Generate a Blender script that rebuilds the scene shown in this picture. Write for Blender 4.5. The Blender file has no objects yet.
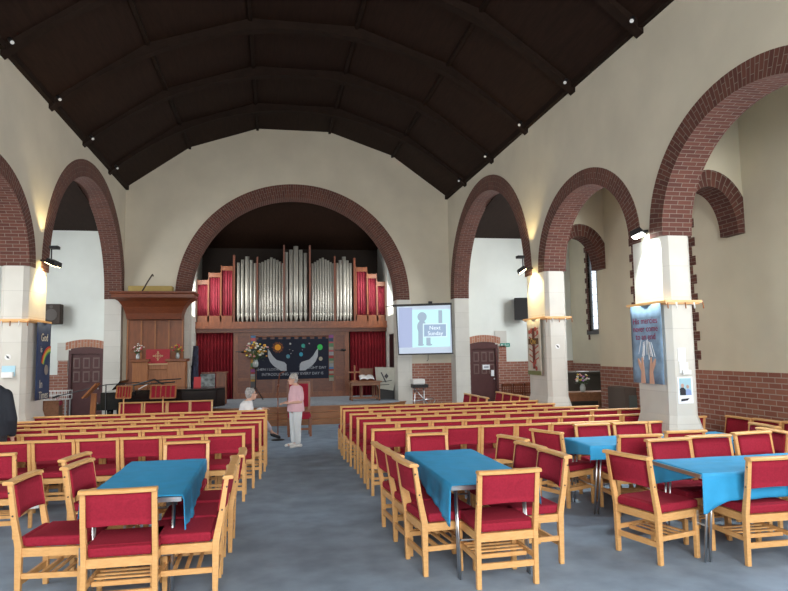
import bpy, math, random
from mathutils import Vector, Matrix
random.seed(7)
PI = math.pi
SC = bpy.context.scene
COL = SC.collection

# ------------------------------------------------------------------ camera, world, light, exposure
psi, th, ro = .188, .087, -.0157
c_, s_ = math.cos(psi), math.sin(psi); ct, st = math.cos(th), math.sin(th)
Rv = Vector((c_, -s_, 0)); Fv = Vector((s_*ct, c_*ct, st)); Uv = Rv.cross(Fv)
R2 = Rv*math.cos(ro)+Uv*math.sin(ro); U2 = -Rv*math.sin(ro)+Uv*math.cos(ro)
cd = bpy.data.cameras.new('camera'); cam = bpy.data.objects.new('camera', cd); COL.objects.link(cam)
cd.sensor_width = 36; cd.lens = 642/788*36; cd.clip_start = .05; cd.clip_end = 200
cam.matrix_world = Matrix(((R2.x, U2.x, -Fv.x, 0), (R2.y, U2.y, -Fv.y, 0), (R2.z, U2.z, -Fv.z, 1.853), (0, 0, 0, 1)))
SC.camera = cam
SC.view_settings.view_transform = 'Standard'; SC.view_settings.look = 'None'
SC.view_settings.gamma = 1; SC.view_settings.use_curve_mapping = False
SC.view_settings.exposure = 0.6
SC.cycles.max_bounces = 8; SC.cycles.diffuse_bounces = 5
w = bpy.data.worlds.new('world'); SC.world = w; w.use_nodes = True
bg = w.node_tree.nodes['Background']; bg.inputs[0].default_value = (.86, .93, 1, 1); bg.inputs[1].default_value = 1.6

def area(name, loc, target, sx, sy, power, col=(1, 1, 1)):
    l = bpy.data.lights.new(name, 'AREA'); l.shape = 'RECTANGLE'; l.size = sx; l.size_y = sy; l.energy = power; l.color = col
    o = bpy.data.objects.new(name, l); COL.objects.link(o); o.location = loc
    o.rotation_euler = (Vector(target)-Vector(loc)).to_track_quat('-Z', 'Y').to_euler()
    return o
# daylight through the known windows, plus added fill lamps at unseen ones
area('added_west_fill', (.6, -5.6, 4.0), (.6, .6, .2), 6.0, 4.2, 880, (1, .985, .955))  # main fill, added at an unseen opening behind the viewer
area('aisle_window_daylight_right', (6.6, 5.6, 2.7), (0, 6.5, 1.0), 1.5, 2.2, 75, (.95, .98, 1))  # added fill from a near bay out of view
area('added_aisle_fill_right_b', (6.6, 1.5, 2.7), (0, 3, .8), 1.5, 2.2, 90, (.95, .98, 1))  # second added fill, nearer the viewer and unseen
area('aisle_window_daylight_right_c', (6.6, 10.1, 2.9), (0, 10.5, .8), 1.3, 2.0, 55, (.95, .98, 1))
area('transept_window_daylight_right', (8.9, 15.6, 3.7), (3, 15, 2.0), 1.8, 2.6, 150, (.95, .98, 1))
area('added_transept_fill_left', (-7.5, 14.8, 3.5), (-2, 15.3, 2.2), 2.6, 2.6, 110, (.95, .98, 1))  # added to brighten the left transept from out of view
area('aisle_window_daylight_left', (-5.6, 9.6, 2.7), (0, 9, .8), 1.5, 2.0, 55, (.95, .98, 1))  # added left-hand fill, source out of view
area('added_aisle_fill_left_b', (-5.6, 4.0, 2.7), (0, 5, .8), 2.5, 2.0, 90, (.95, .98, 1))  # wider added fill for the near left side, unseen
area('chancel_window_daylight_left', (-2.31, 19.9, 3.9), (.6, 20.6, 2.8), 1.0, 1.5, 34, (1, .94, .84))
area('chancel_window_daylight_right', (3.65, 19.9, 3.9), (.6, 20.6, 2.8), 1.0, 1.5, 34, (1, .94, .84))

# ------------------------------------------------------------------ materials
MATS = {}
def mat(name, col, rough=.6, metal=0., noise=0., nscale=8., bump=0., emit=None, estr=0., spec=.5, trans=0.):
    if name in MATS: return MATS[name]
    m = bpy.data.materials.new(name); m.use_nodes = True; nt = m.node_tree; b = nt.nodes['Principled BSDF']
    b.inputs['Roughness'].default_value = rough; b.inputs['Metallic'].default_value = metal
    b.inputs['Specular IOR Level'].default_value = spec
    b.inputs['Base Color'].default_value = (*col, 1)
    if trans: b.inputs['Transmission Weight'].default_value = trans
    if noise or bump:
        tc = nt.nodes.new('ShaderNodeTexCoord'); n = nt.nodes.new('ShaderNodeTexNoise'); n.inputs['Scale'].default_value = nscale
        n.inputs['Detail'].default_value = 4; nt.links.new(tc.outputs['Object'], n.inputs['Vector'])
        if noise:
            r = nt.nodes.new('ShaderNodeValToRGB'); e = r.color_ramp.elements
            e[0].position = .3; e[1].position = .7
            e[0].color = (*[max(0, x*(1-noise)) for x in col], 1); e[1].color = (*[min(1, x*(1+noise)) for x in col], 1)
            nt.links.new(n.outputs['Fac'], r.inputs['Fac']); nt.links.new(r.outputs['Color'], b.inputs['Base Color'])
        if bump:
            bp = nt.nodes.new('ShaderNodeBump'); bp.inputs['Strength'].default_value = bump; bp.inputs['Distance'].default_value = .01
            nt.links.new(n.outputs['Fac'], bp.inputs['Height']); nt.links.new(bp.outputs['Normal'], b.inputs['Normal'])
    if emit:
        b.inputs['Emission Color'].default_value = (*emit, 1); b.inputs['Emission Strength'].default_value = estr
    MATS[name] = m; return m

def brickmat(name, c1, c2, mortar, bw=.225, rh=.075, ms=.006, rough=.85, bias=0., bump=.3):
    m = bpy.data.materials.new(name); m.use_nodes = True; nt = m.node_tree; b = nt.nodes['Principled BSDF']
    b.inputs['Roughness'].default_value = rough
    uv = nt.nodes.new('ShaderNodeUVMap'); uv.uv_map = 'UVMap'
    br = nt.nodes.new('ShaderNodeTexBrick'); br.inputs['Scale'].default_value = 1
    br.inputs['Color1'].default_value = (*c1, 1); br.inputs['Color2'].default_value = (*c2, 1); br.inputs['Mortar'].default_value = (*mortar, 1)
    br.inputs['Mortar Size'].default_value = ms; br.inputs['Mortar Smooth'].default_value = .1
    br.inputs['Brick Width'].default_value = bw; br.inputs['Row Height'].default_value = rh; br.inputs['Bias'].default_value = bias
    nt.links.new(uv.outputs['UV'], br.inputs['Vector'])
    n = nt.nodes.new('ShaderNodeTexNoise'); n.inputs['Scale'].default_value = 2.5
    tc = nt.nodes.new('ShaderNodeTexCoord'); nt.links.new(tc.outputs['Object'], n.inputs['Vector'])
    mx = nt.nodes.new('ShaderNodeMix'); mx.data_type = 'RGBA'; mx.blend_type = 'MULTIPLY'; mx.inputs['Factor'].default_value = .35
    nt.links.new(br.outputs['Color'], mx.inputs[6]); nt.links.new(n.outputs['Color'], mx.inputs[7]); 
    hs = nt.nodes.new('ShaderNodeHueSaturation'); hs.inputs['Saturation'].default_value = 1.0; hs.inputs['Value'].default_value = 1.2
    mr = nt.nodes.new('ShaderNodeMapRange'); mr.inputs['To Min'].default_value = .55; mr.inputs['To Max'].default_value = 1.15
    nt.links.new(n.outputs['Fac'], mr.inputs['Value']); nt.links.new(mr.outputs['Result'], mx.inputs[7])
    nt.links.new(mx.outputs[2], b.inputs['Base Color'])
    if bump:
        bp = nt.nodes.new('ShaderNodeBump'); bp.inputs['Strength'].default_value = bump; bp.inputs['Distance'].default_value = .005; bp.invert = True
        nt.links.new(br.outputs['Fac'], bp.inputs['Height']); nt.links.new(bp.outputs['Normal'], b.inputs['Normal'])
    MATS[name] = m; return m

def woodmat(name, col, dark, scale=(1, 1, 12), rough=.45, amt=1.0):
    m = bpy.data.materials.new(name); m.use_nodes = True; nt = m.node_tree; b = nt.nodes['Principled BSDF']
    b.inputs['Roughness'].default_value = rough
    tc = nt.nodes.new('ShaderNodeTexCoord'); mp = nt.nodes.new('ShaderNodeMapping'); mp.inputs['Scale'].default_value = scale
    n = nt.nodes.new('ShaderNodeTexNoise'); n.inputs['Scale'].default_value = 6; n.inputs['Detail'].default_value = 5; n.inputs['Distortion'].default_value = .6
    r = nt.nodes.new('ShaderNodeValToRGB'); r.color_ramp.elements[0].color = (*dark, 1); r.color_ramp.elements[1].color = (*col, 1)
    r.color_ramp.elements[0].position = .3; r.color_ramp.elements[1].position = .65
    nt.links.new(tc.outputs['Object'], mp.inputs['Vector']); nt.links.new(mp.outputs['Vector'], n.inputs['Vector'])
    nt.links.new(n.outputs['Fac'], r.inputs['Fac']); nt.links.new(r.outputs['Color'], b.inputs['Base Color'])
    MATS[name] = m; return m

plaster = mat('plaster', (.61, .555, .44), .9, noise=.06, nscale=1.3, bump=.15)
plaster_white = mat('plaster_white', (.78, .81, .76), .9, noise=.04, nscale=1.5, bump=.1)
plaster_aisle = mat('plaster_aisle', (.70, .64, .49), .9, noise=.06, nscale=1.2, bump=.12)
brick_arch = brickmat('brick_arch', (.095, .030, .021), (.145, .048, .031), (.21, .165, .135), bw=.205, rh=.064, ms=.005)
brick_wall = brickmat('brick_wall', (.28, .10, .068), (.37, .155, .105), (.46, .37, .31), ms=.007)
brick_light = brickmat('brick_light', (.42, .17, .10), (.50, .24, .15), (.5, .42, .36), ms=.006)
stone = brickmat('stone', (.64, .62, .56), (.68, .66, .60), (.57, .55, .50), bw=1.3, rh=.42, ms=.005, bump=.08)
carpet = mat('carpet', (.27, .345, .44), .97, noise=.16, nscale=3.0, bump=.3, spec=.1)
ceil_m = woodmat('ceiling_board', (.027, .0135, .0088), (.018, .009, .006), (3, .3, 3), .7)
ceil_m.node_tree.nodes['Principled BSDF'].inputs['Specular IOR Level'].default_value = .12
rib_m = mat('ceiling_rib', (.020, .011, .0075), .7, spec=.12, noise=.2, nscale=5)
beech = woodmat('beech', (.78, .45, .18), (.69, .37, .135), (3, 3, 12), .38)
redcloth = mat('red_upholstery', (.32, .018, .040), .9, noise=.13, nscale=60, bump=.15, spec=.2)
bluecloth = mat('blue_tablecloth', (.035, .34, .65), .62, noise=.08, nscale=6, spec=.3)
steel = mat('steel', (.62, .63, .65), .28, 1.0)
white_pl = mat('white_plastic', (.8, .8, .78), .4)
paper = mat('paper', (.85, .87, .9), .7)
black = mat('black', (.012, .012, .014), .45)
blackgloss = mat('black_gloss', (.008, .008, .009), .12)
darkwood = woodmat('dark_wood', (.19, .046, .013), (.115, .026, .008), (1.5, 1.5, 8), .4)
midwood = woodmat('mid_wood', (.24, .070, .020), (.16, .044, .013), (2, 2, .5), .4)
oak = woodmat('oak', (.36, .13, .038), (.26, .088, .024), (6, 6, .6), .4)
stepwood = woodmat('step_wood', (.36, .15, .055), (.23, .09, .032), (.6, 6, 6), .4)
doorwood = mat('door_paint', (.085, .028, .028), .4, noise=.1)
curtain_m = mat('red_curtain', (.20, .009, .018), .75, noise=.2, nscale=5, spec=.3)
pinkcurtain = mat('crimson_curtain', (.27, .022, .045), .7, noise=.2, nscale=5)
pipe_m = mat('pipe_metal', (.56, .56, .52), .38, .35, noise=.06, nscale=3)
glass_m = mat('window_glass', (.9, .95, 1), .1, trans=1.0)
skin = mat('skin', (.60, .36, .27), .6)

# ------------------------------------------------------------------ mesh helpers
class MB:
    def __init__(s): s.v = []; s.f = []; s.uv = []; s.sm = []
    def add(s, vs, fs, uvs=None, smooth=False):
        o = len(s.v); s.v += [tuple(p) for p in vs]
        for i, f in enumerate(fs):
            s.f.append(tuple(o+k for k in f)); s.uv.append(uvs[i] if uvs else None); s.sm.append(smooth)
        return s
    def box(s, x0, x1, y0, y1, z0, z1, rz=0, piv=None):
        vs = [(x, y, z) for z in (z0, z1) for x, y in ((x0, y0), (x1, y0), (x1, y1), (x0, y1))]
        if rz:
            px, py = piv or ((x0+x1)/2, (y0+y1)/2); c, q = math.cos(rz), math.sin(rz)
            vs = [(px+(x-px)*c-(y-py)*q, py+(x-px)*q+(y-py)*c, z) for x, y, z in vs]
        return s.add(vs, [(3, 2, 1, 0), (4, 5, 6, 7), (0, 1, 5, 4), (1, 2, 6, 5), (2, 3, 7, 6), (3, 0, 4, 7)])
    def bar(s, p, q, w, h, up=(0, 0, 1), w2=None, h2=None):
        p = Vector(p); q = Vector(q); d = (q-p).normalized(); u = Vector(up)
        if abs(d.dot(u)) > .99: u = Vector((0, 1, 0))
        r = d.cross(u).normalized(); u = r.cross(d); w2 = w2 or w; h2 = h2 or h
        vs = []
        for c, a, b in ((p, w, h), (q, w2, h2)):
            vs += [c-r*a/2-u*b/2, c+r*a/2-u*b/2, c+r*a/2+u*b/2, c-r*a/2+u*b/2]
        return s.add(vs, [(0, 1, 2, 3), (7, 6, 5, 4), (0, 4, 5, 1), (1, 5, 6, 2), (2, 6, 7, 3), (3, 7, 4, 0)])
    def tube(s, pts, r, n=8, smooth=True, flat=None, cap=True, up=None):
        pts = [Vector(p) for p in pts]; m = len(pts); rs = r if isinstance(r, (list, tuple)) else [r]*m
        vs = []; prev = Vector(up) if up else None
        for i, p in enumerate(pts):
            d = (pts[min(i+1, m-1)]-pts[max(i-1, 0)]).normalized()
            if prev is None: prev = Vector((0, 0, 1)) if abs(d.z) < .9 else Vector((1, 0, 0))
            a = (prev-d*prev.dot(d)).normalized(); b = d.cross(a); prev = a
            k = flat[i] if isinstance(flat, (list, tuple)) else (flat or 1)
            for j in range(n):
                t = 2*PI*j/n; vs.append(p+a*math.cos(t)*rs[i]*k+b*math.sin(t)*rs[i])
        fs = [(i*n+j, i*n+(j+1) % n, (i+1)*n+(j+1) % n, (i+1)*n+j) for i in range(m-1) for j in range(n)]
        s.add(vs, fs, smooth=smooth)
        if cap:
            o = len(s.v)-m*n
            s.f.append(tuple(o+j for j in reversed(range(n)))); s.uv.append(None); s.sm.append(False)
            s.f.append(tuple(o+(m-1)*n+j for j in range(n))); s.uv.append(None); s.sm.append(False)
        return s
    def rtube(s, pts, rs, n=12, flat=None):       # tube with rounded ends
        P = [Vector(p) for p in pts]; a = (P[1]-P[0]).normalized(); b = (P[-1]-P[-2]).normalized()
        if not isinstance(rs, (list, tuple)): rs = [rs]*len(P)
        A = [(P[0]-a*rs[0]*k, rs[0]*q) for k, q in ((.98, .2), (.8, .6), (.45, .89))]
        B = [(P[-1]+b*rs[-1]*k, rs[-1]*q) for k, q in ((.45, .89), (.8, .6), (.98, .2))]
        if isinstance(flat, (list, tuple)): flat = [flat[0]]*3+list(flat)+[flat[-1]]*3
        return s.tube([p for p, _ in A]+P+[p for p, _ in B], [q for _, q in A]+list(rs)+[q for _, q in B], n, flat=flat)
    def lathe(s, prof, c=(0, 0, 0), n=16, smooth=True):
        m = len(prof); vs = [(c[0]+r*math.cos(2*PI*j/n), c[1]+r*math.sin(2*PI*j/n), c[2]+z) for r, z in prof for j in range(n)]
        fs = [(i*n+j, i*n+(j+1) % n, (i+1)*n+(j+1) % n, (i+1)*n+j) for i in range(m-1) for j in range(n)]
        s.add(vs, fs, smooth=smooth); o = len(s.v)-m*n
        for q in (tuple(o+j for j in reversed(range(n))), tuple(o+(m-1)*n+j for j in range(n))): s.f.append(q); s.uv.append(None); s.sm.append(False)
        return s
    def sphere(s, c, r, sc=(1, 1, 1), n=12):
        m = n//2+1; prof = [(math.sin(PI*i/m), -math.cos(PI*i/m)) for i in range(m+1)]; prof[0] = (.02, -1); prof[-1] = (.02, 1)
        vs = [(c[0]+r*sc[0]*q*math.cos(2*PI*j/n), c[1]+r*sc[1]*q*math.sin(2*PI*j/n), c[2]+r*sc[2]*z) for q, z in prof for j in range(n)]
        fs = [(i*n+j, i*n+(j+1) % n, (i+1)*n+(j+1) % n, (i+1)*n+j) for i in range(m) for j in range(n)]
        fs += [tuple(reversed(range(n))), tuple(m*n+j for j in range(n))]
        return s.add(vs, fs, smooth=True)
    def prism(s, poly, a0, a1, ax='x'):
        def P(u, v, a): return {'x': (a, u, v), 'y': (u, a, v), 'z': (u, v, a)}[ax]
        n = len(poly); vs = [P(u, v, a0) for u, v in poly]+[P(u, v, a1) for u, v in poly]
        ar = sum(poly[i][0]*poly[(i+1) % n][1]-poly[(i+1) % n][0]*poly[i][1] for i in range(n))
        fs = [tuple(reversed(range(n))), tuple(range(n, 2*n))]+[(i, (i+1) % n, n+(i+1) % n, n+i) for i in range(n)]
        if (ar < 0) != (ax == 'y'): fs = [tuple(reversed(f)) for f in fs]
        return s.add(vs, fs)
    def quad(s, a, b, c, d, uv=None): return s.add([a, b, c, d], [(0, 1, 2, 3)], [uv] if uv else None)
    def grid(s, fn, nu, nv, smooth=True, thick=0):
        vs = [fn(i/nu, j/nv) for j in range(nv+1) for i in range(nu+1)]; k = nu+1
        fs = [(j*k+i, j*k+i+1, (j+1)*k+i+1, (j+1)*k+i) for j in range(nv) for i in range(nu)]
        return s.add(vs, fs, smooth=smooth)
    def build(s, name, m, parent=None, label=None, cat=None, group=None, kind=None, bevel=0, solid=0, subsurf=0, keep=False):
        me = bpy.data.meshes.new(name)
        if parent is not None:
            r = parent
            while r.parent: r = r.parent
            org = Vector(r.location)
        elif keep: org = Vector((0, 0, 0))
        else:
            xs = [p[0] for p in s.v]; ys = [p[1] for p in s.v]; zs = [p[2] for p in s.v]
            org = Vector(((min(xs)+max(xs))/2, (min(ys)+max(ys))/2, min(zs)))
        me.from_pydata([(p[0]-org.x, p[1]-org.y, p[2]-org.z) for p in s.v], [], s.f)
        uvl = me.uv_layers.new(name='UVMap'); me.update()
        for pi, p in enumerate(me.polygons):
            p.use_smooth = s.sm[pi]; u = s.uv[pi]; nn = p.normal; ax = max(range(3), key=lambda i: abs(nn[i]))
            for k, li in enumerate(p.loop_indices):
                if u: uvl.data[li].uv = u[k]
                else:
                    q = s.v[me.loops[li].vertex_index]
                    uvl.data[li].uv = (q[1], q[2]) if ax == 0 else (q[0], q[2]) if ax == 1 else (q[0], q[1])
        me.materials.append(m); o = bpy.data.objects.new(name, me); COL.objects.link(o)
        if parent is not None: o.parent = parent
        else: o.location = org
        if bevel:
            b = o.modifiers.new('bevel', 'BEVEL'); b.width = bevel; b.segments = 2; b.limit_method = 'ANGLE'
        if solid:
            b = o.modifiers.new('solid', 'SOLIDIFY'); b.thickness = solid; b.offset = 0
        if subsurf:
            b = o.modifiers.new('sub', 'SUBSURF'); b.levels = subsurf; b.render_levels = subsurf
        return tag(o, label, cat, group, kind)
def tag(o, label=None, cat=None, group=None, kind=None):
    if label: o['label'] = label
    if cat: o['category'] = cat
    if group: o['group'] = group
    if kind: o['kind'] = kind
    return o
def thing(name, loc, label, cat, group=None):
    o = bpy.data.objects.new(name, None); COL.objects.link(o); o.location = loc; o.empty_display_size = .1
    return tag(o, label, cat, group)
def struct(name, mb, m, **k): return mb.build(name, m, kind='structure', keep=True, **k)
def copy_tree(o, parent=None):
    c = o.copy(); COL.objects.link(c); c.parent = parent
    for ch in list(o.children): copy_tree(ch, c)
    return c
def text(name, s, size, loc, u, v, m, parent, align='CENTER', depth=.001, label=None):
    """lettering lying on a surface: u = reading direction, v = up direction (world)"""
    cu = bpy.data.curves.new(name, 'FONT'); cu.body = s; cu.size = size; cu.align_x = align; cu.align_y = 'CENTER'; cu.extrude = depth; cu.resolution_u = 3
    t = bpy.data.objects.new(name, cu); COL.objects.link(t)
    dg = bpy.context.evaluated_depsgraph_get(); me = bpy.data.meshes.new_from_object(t.evaluated_get(dg)); bpy.data.objects.remove(t)
    u = Vector(u).normalized(); v = Vector(v).normalized(); n = u.cross(v); r = parent
    while r.parent: r = r.parent
    L = Vector(loc)-Vector(r.location)
    for q in me.vertices: q.co = L+u*q.co.x+v*q.co.y+n*q.co.z
    me.materials.clear(); me.materials.append(m); me.name = name
    o = bpy.data.objects.new(name, me); COL.objects.link(o); o.parent = parent; return tag(o, label)
class Flat:
    """thin applique shapes on a plane: origin, u, v"""
    def __init__(s, org, u, v): s.o = Vector(org); s.u = Vector(u).normalized(); s.v = Vector(v).normalized(); s.n = s.u.cross(s.v)
    def P(s, x, y, d=0): return s.o+s.u*x+s.v*y+s.n*d
    def poly(s, mb, pts, d0=0, d1=.004):
        n = len(pts); ar = sum(pts[i][0]*pts[(i+1) % n][1]-pts[(i+1) % n][0]*pts[i][1] for i in range(n))
        if ar < 0: pts = pts[::-1]
        vs = [s.P(x, y, d0) for x, y in pts]+[s.P(x, y, d1) for x, y in pts]
        mb.add(vs, [tuple(reversed(range(n))), tuple(range(n, 2*n))]+[(i, (i+1) % n, n+(i+1) % n, n+i) for i in range(n)]); return mb
    def disc(s, mb, x, y, r, d0=0, d1=.004, n=20, ry=None):
        return s.poly(mb, [(x+r*math.cos(2*PI*i/n), y+(ry or r)*math.sin(2*PI*i/n)) for i in range(n)], d0, d1)
    def rect(s, mb, x0, x1, y0, y1, d0=0, d1=.004): return s.poly(mb, [(x0, y0), (x1, y0), (x1, y1), (x0, y1)], d0, d1)

# ------------------------------------------------------------------ the building
XL, XR, TH, YW, SP = -3.94, 5.16, .42, 18.3, 3.35
XA, XAL, XT, XTL = 6.6, -5.75, 9.0, -7.7
b = MB(); b.box(XTL-1, XT+1, -7, 23, -.2, 0); struct('floor', b, carpet)

def arch_pts(cy, a, bb, n=28):
    return [(cy+a*math.cos(PI*i/n), SP+bb*abs(math.sin(PI*i/n))**.96) for i in range(n+1)]
def eave_wall(name, x0, x1, arches, y0, y1, ztop, mm, inner):
    """side wall over the arcade; arches=(centre, a_out, b_out)"""
    for nm, x, in ((name, x0),):
        b = MB()
        spans = sorted((cy-a, cy+a, cy, a, bb) for cy, a, bb in arches); y = y0
        for s0, s1, cy, a, bb in spans:
            if s0 > y: b.box(x0, x1, y, s0, SP, ztop)
            pts = sorted(arch_pts(cy, a, bb))
            for (ya, za), (yb, zb) in zip(pts, pts[1:]):
                v = [(x0, ya, za), (x0, yb, zb), (x0, yb, ztop), (x0, ya, ztop), (x1, ya, za), (x1, yb, zb), (x1, yb, ztop), (x1, ya, ztop)]
                b.add(v, [(0, 1, 2, 3), (7, 6, 5, 4), (0, 4, 5, 1), (2, 6, 7, 3)])
            y = s1
        if y < y1: b.box(x0, x1, y, y1, SP, ztop)
        struct(name, b, mm)
def arch_ring(name, ax, c0, c1, cc, ai, bi, ao, bo, n=40, mm=None, zs=SP):
    """brick ring from inner curve to outer curve; ax 'x': wall plane normal is x (ring in YZ), c0..c1 = thickness range"""
    b = MB()
    def C(t, a, bb): return (cc+a*math.cos(t), zs+bb*abs(math.sin(t))**.96)
    def P(u, v, c): return (c, u, v) if ax == 'x' else (u, c, v)
    L = 0
    for i in range(n):
        t0, t1 = PI*i/n, PI*(i+1)/n
        i0, i1, o0, o1 = C(t0, ai, bi), C(t1, ai, bi), C(t0, ao, bo), C(t1, ao, bo)
        d = math.hypot(i1[0]-i0[0], i1[1]-i0[1])*1.08; w = ao-ai
        for c, flip in ((c0, 0), (c1, 1)):
            vs = [P(*i0, c), P(*o0, c), P(*o1, c), P(*i1, c)]; uv = [(.005, L), (w, L), (w, L+d), (.005, L+d)]
            b.add(vs, [(0, 1, 2, 3)], [uv])
        vs = [P(*i0, c0), P(*i1, c0), P(*i1, c1), P(*i0, c1)]; T = abs(c1-c0)
        b.add(vs, [(0, 1, 2, 3)], [[(0, L), (0, L+d), (T, L+d), (T, L)]])
        vs = [P(*o0, c0), P(*o1, c0), P(*o1, c1), P(*o0, c1)]
        b.add(vs, [(0, 1, 2, 3)], [[(0, L), (0, L+d), (T, L+d), (T, L)]])
        L += d
    for u, s in ((cc+ai, 1), (cc-ai, -1)):      # flat beds at the springing
        w = s*(ao-ai); b.quad(P(u, zs, c0), P(u+w, zs, c0), P(u+w, zs, c1), P(u, zs, c1))
    struct(name, b, mm or brick_arch)
RING = .36
right_arches = [(15.15, 2.65, 2.42), (10.02, 1.5, 1.25), (6.1, 1.6, 1.38), (1.95, 1.75, 1.45), (-2.4, 1.75, 1.45)]
left_arches = [(15.2, 2.85, 2.42), (9.9, 1.5, 1.22), (6.0, 1.6, 1.35), (1.95, 1.75, 1.45), (-2.4, 1.75, 1.45)]
def over(a): return [(c, x+(.36 if c > 12 else .30), z+(.36 if c > 12 else .27)) for c, x, z in a]
eave_wall('wall_right', XR, XR+TH, over(right_arches), -6, YW+.4, 7.0, plaster, XR)
eave_wall('wall_left', XL-TH, XL, over(left_arches), -6, YW+.4, 7.0, plaster, XL)
k = 1
for (arr, x0, x1) in ((right_arches, XR-.012, XR+TH+.012), (left_arches, XL-TH-.012, XL+.012)):
    for (c, a, z), (c2, ao, bo) in zip(arr, over(arr)):
        arch_ring('trim_%d' % k, 'x', x0, x1, c, a, z, ao, bo); k += 1

# chancel arch wall
CCX, CR = .66, 2.9
b = MB(); roofpts = [(-3.94, 6.44), (-2.27, 7.64), (-.42, 8.27), (1.64, 8.27), (3.49, 7.64), (5.16, 6.44)]
def roofz(x):
    for (xa, za), (xb, zb) in zip(roofpts, roofpts[1:]):
        if xa <= x <= xb: return za+(zb-za)*(x-xa)/(xb-xa)
    return 6.35
pts = sorted((CCX+(CR+.38)*math.cos(PI*i/48), SP+(3.33)*math.sin(PI*i/48)) for i in range(49))
Y2 = YW+.55
for (xa, za), (xb, zb) in zip(pts, pts[1:]):
    v = [(x, y, z) for y in (YW, Y2) for x, z in ((xa, za), (xb, zb), (xb, 8.9), (xa, 8.9))]
    b.add(v, [(0, 1, 2, 3), (7, 6, 5, 4), (0, 4, 5, 1)])
b.box(XL-.3, pts[0][0], YW, Y2, SP, 8.9); b.box(pts[-1][0], XR+.3, YW, Y2, SP, 8.9)
b.box(XL-.3, CCX-CR-.45, YW, Y2, 0, SP); b.box(CCX+CR+.4, XR+.3, YW, Y2, 1.5, SP)
struct('wall_front', b, plaster)
arch_ring('trim_20', 'y', YW-.015, Y2+.01, CCX, CR, 2.95, CR+.38, 3.33, n=60)
# stone jambs of the chancel arch and brick dado below the screen
for s in (-1, 1):
    xa = CCX+s*CR; b = MB(); b.box(min(xa, xa+s*.42), max(xa, xa+s*.42), YW-.012, Y2+.01, 0, SP); struct('trim_%d' % (21 if s < 0 else 22), b, stone)
b = MB(); b.box(CCX+CR+.42, XR+.3, YW-.01, Y2, 0, 1.5); struct('trim_23', b, brick_wall)

def pier(name, x0, x1, y0, y1, label, nave):
    """chamfered stone pier with splayed base; nave = sign of the nave side"""
    b = MB(); ch = .07
    def ring(g, z):
        X0, X1, Y0, Y1 = x0-g, x1+g, y0-g, y1+g
        return [(X0+ch, Y0, z), (X1-ch, Y0, z), (X1, Y0+ch, z), (X1, Y1-ch, z), (X1-ch, Y1, z), (X0+ch, Y1, z), (X0, Y1-ch, z), (X0, Y0+ch, z)]
    lv = [(.045, 0), (.045, .75), (0, .95), (0, SP)]
    vs = [p for g, z in lv for p in ring(g, z)]
    fs = [(i*8+j, i*8+(j+1) % 8, (i+1)*8+(j+1) % 8, (i+1)*8+j) for i in range(3) for j in range(8)]+[tuple(range(24, 32))]
    b.add(vs, fs); struct(name, b, stone)
P3 = (XR, XR+TH, 7.7, 8.52); P2 = (XR, XR+TH, 11.52, 12.5); PL = (XL-TH, XL, 11.4, 12.35)
piers = [P3, P2, (XR, XR+TH, 3.7, 4.5), (XR, XR+TH, -.65, .2), PL, (XL-TH, XL, 7.6, 8.4), (XL-TH, XL, 3.7, 4.4), (XL-TH, XL, -.65, .2)]
for i, p in enumerate(piers): pier('trim_%d' % (30+i), *p, None, 1)
b = MB(); b.box(XR, XR+TH, 17.8, YW, 0, SP); struct('trim_40', b, stone)
b = MB(); b.box(XL-TH, XL, 18.05, YW, 0, SP); struct('trim_41', b, stone)

# outer walls with window openings (list of (a0,a1,z0,z1) holes)
def holed(name, ax, c0, c1, a0, a1, z0, z1, holes, mm):
    b = MB()
    def B(p, q, r, t):
        if q-p < 1e-4 or t-r < 1e-4: return
        b.box(c0, c1, p, q, r, t) if ax == 'x' else b.box(p, q, c0, c1, r, t)
    a = a0
    for h0, h1, hz0, hz1 in sorted(holes):
        B(a, h0, z0, z1); B(h0, h1, z0, hz0); B(h0, h1, hz1, z1); a = h1
    B(a, a1, z0, z1); return struct(name, b, mm)
DZ = 1.49
WIN_R = [(9.2, 10.75, 1.75, 4.1), (4.8, 6.5, 1.75, 4.1), (.7, 2.4, 1.75, 4.1)]
holed('wall_aisle_right', 'x', XA, XA+.12, -6, 12.2, DZ, 6.6, WIN_R, plaster_aisle)
b = MB(); b.box(XA-.012, XA+.4, -6, 12.2, 0, DZ); struct('wall_aisle_right_brick', b, brick_wall)
TW = [(14.9, 17.15, 2.35, 5.05)]
holed('wall_transept_right', 'x', XT, XT+.12, 12.2, YW, 1.42, 6.6, TW, plaster_aisle)
b = MB(); b.box(XT-.012, XT+.4, 12.2, YW, 0, 1.42); struct('wall_transept_right_brick', b, brick_wall)
DRx0, DRx1 = 5.74, 6.60
holed('wall_far_right', 'y', YW, YW+.3, XR+TH, XT+.4, 1.5, 6.6, [(DRx0, DRx1, 1.5, 2.16)], plaster_white)
holed('wall_far_right_brick', 'y', YW-.012, YW+.28, XR+TH, XT, 0, 1.5, [(DRx0, DRx1, 0, 1.5)], brick_wall)
DLx0, DLx1 = -5.27, -4.40
holed('wall_far_left', 'y', YW, YW+.3, XTL-.4, XL-TH+.1, 1.38, 6.6, [(DLx0, DLx1, 1.38, 2.14)], plaster_white)
holed('wall_far_left_brick', 'y', YW-.012, YW+.28, XTL, XL-TH+.1, 0, 1.38, [(DLx0, DLx1, 0, 1.38)], brick_wall)
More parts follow.
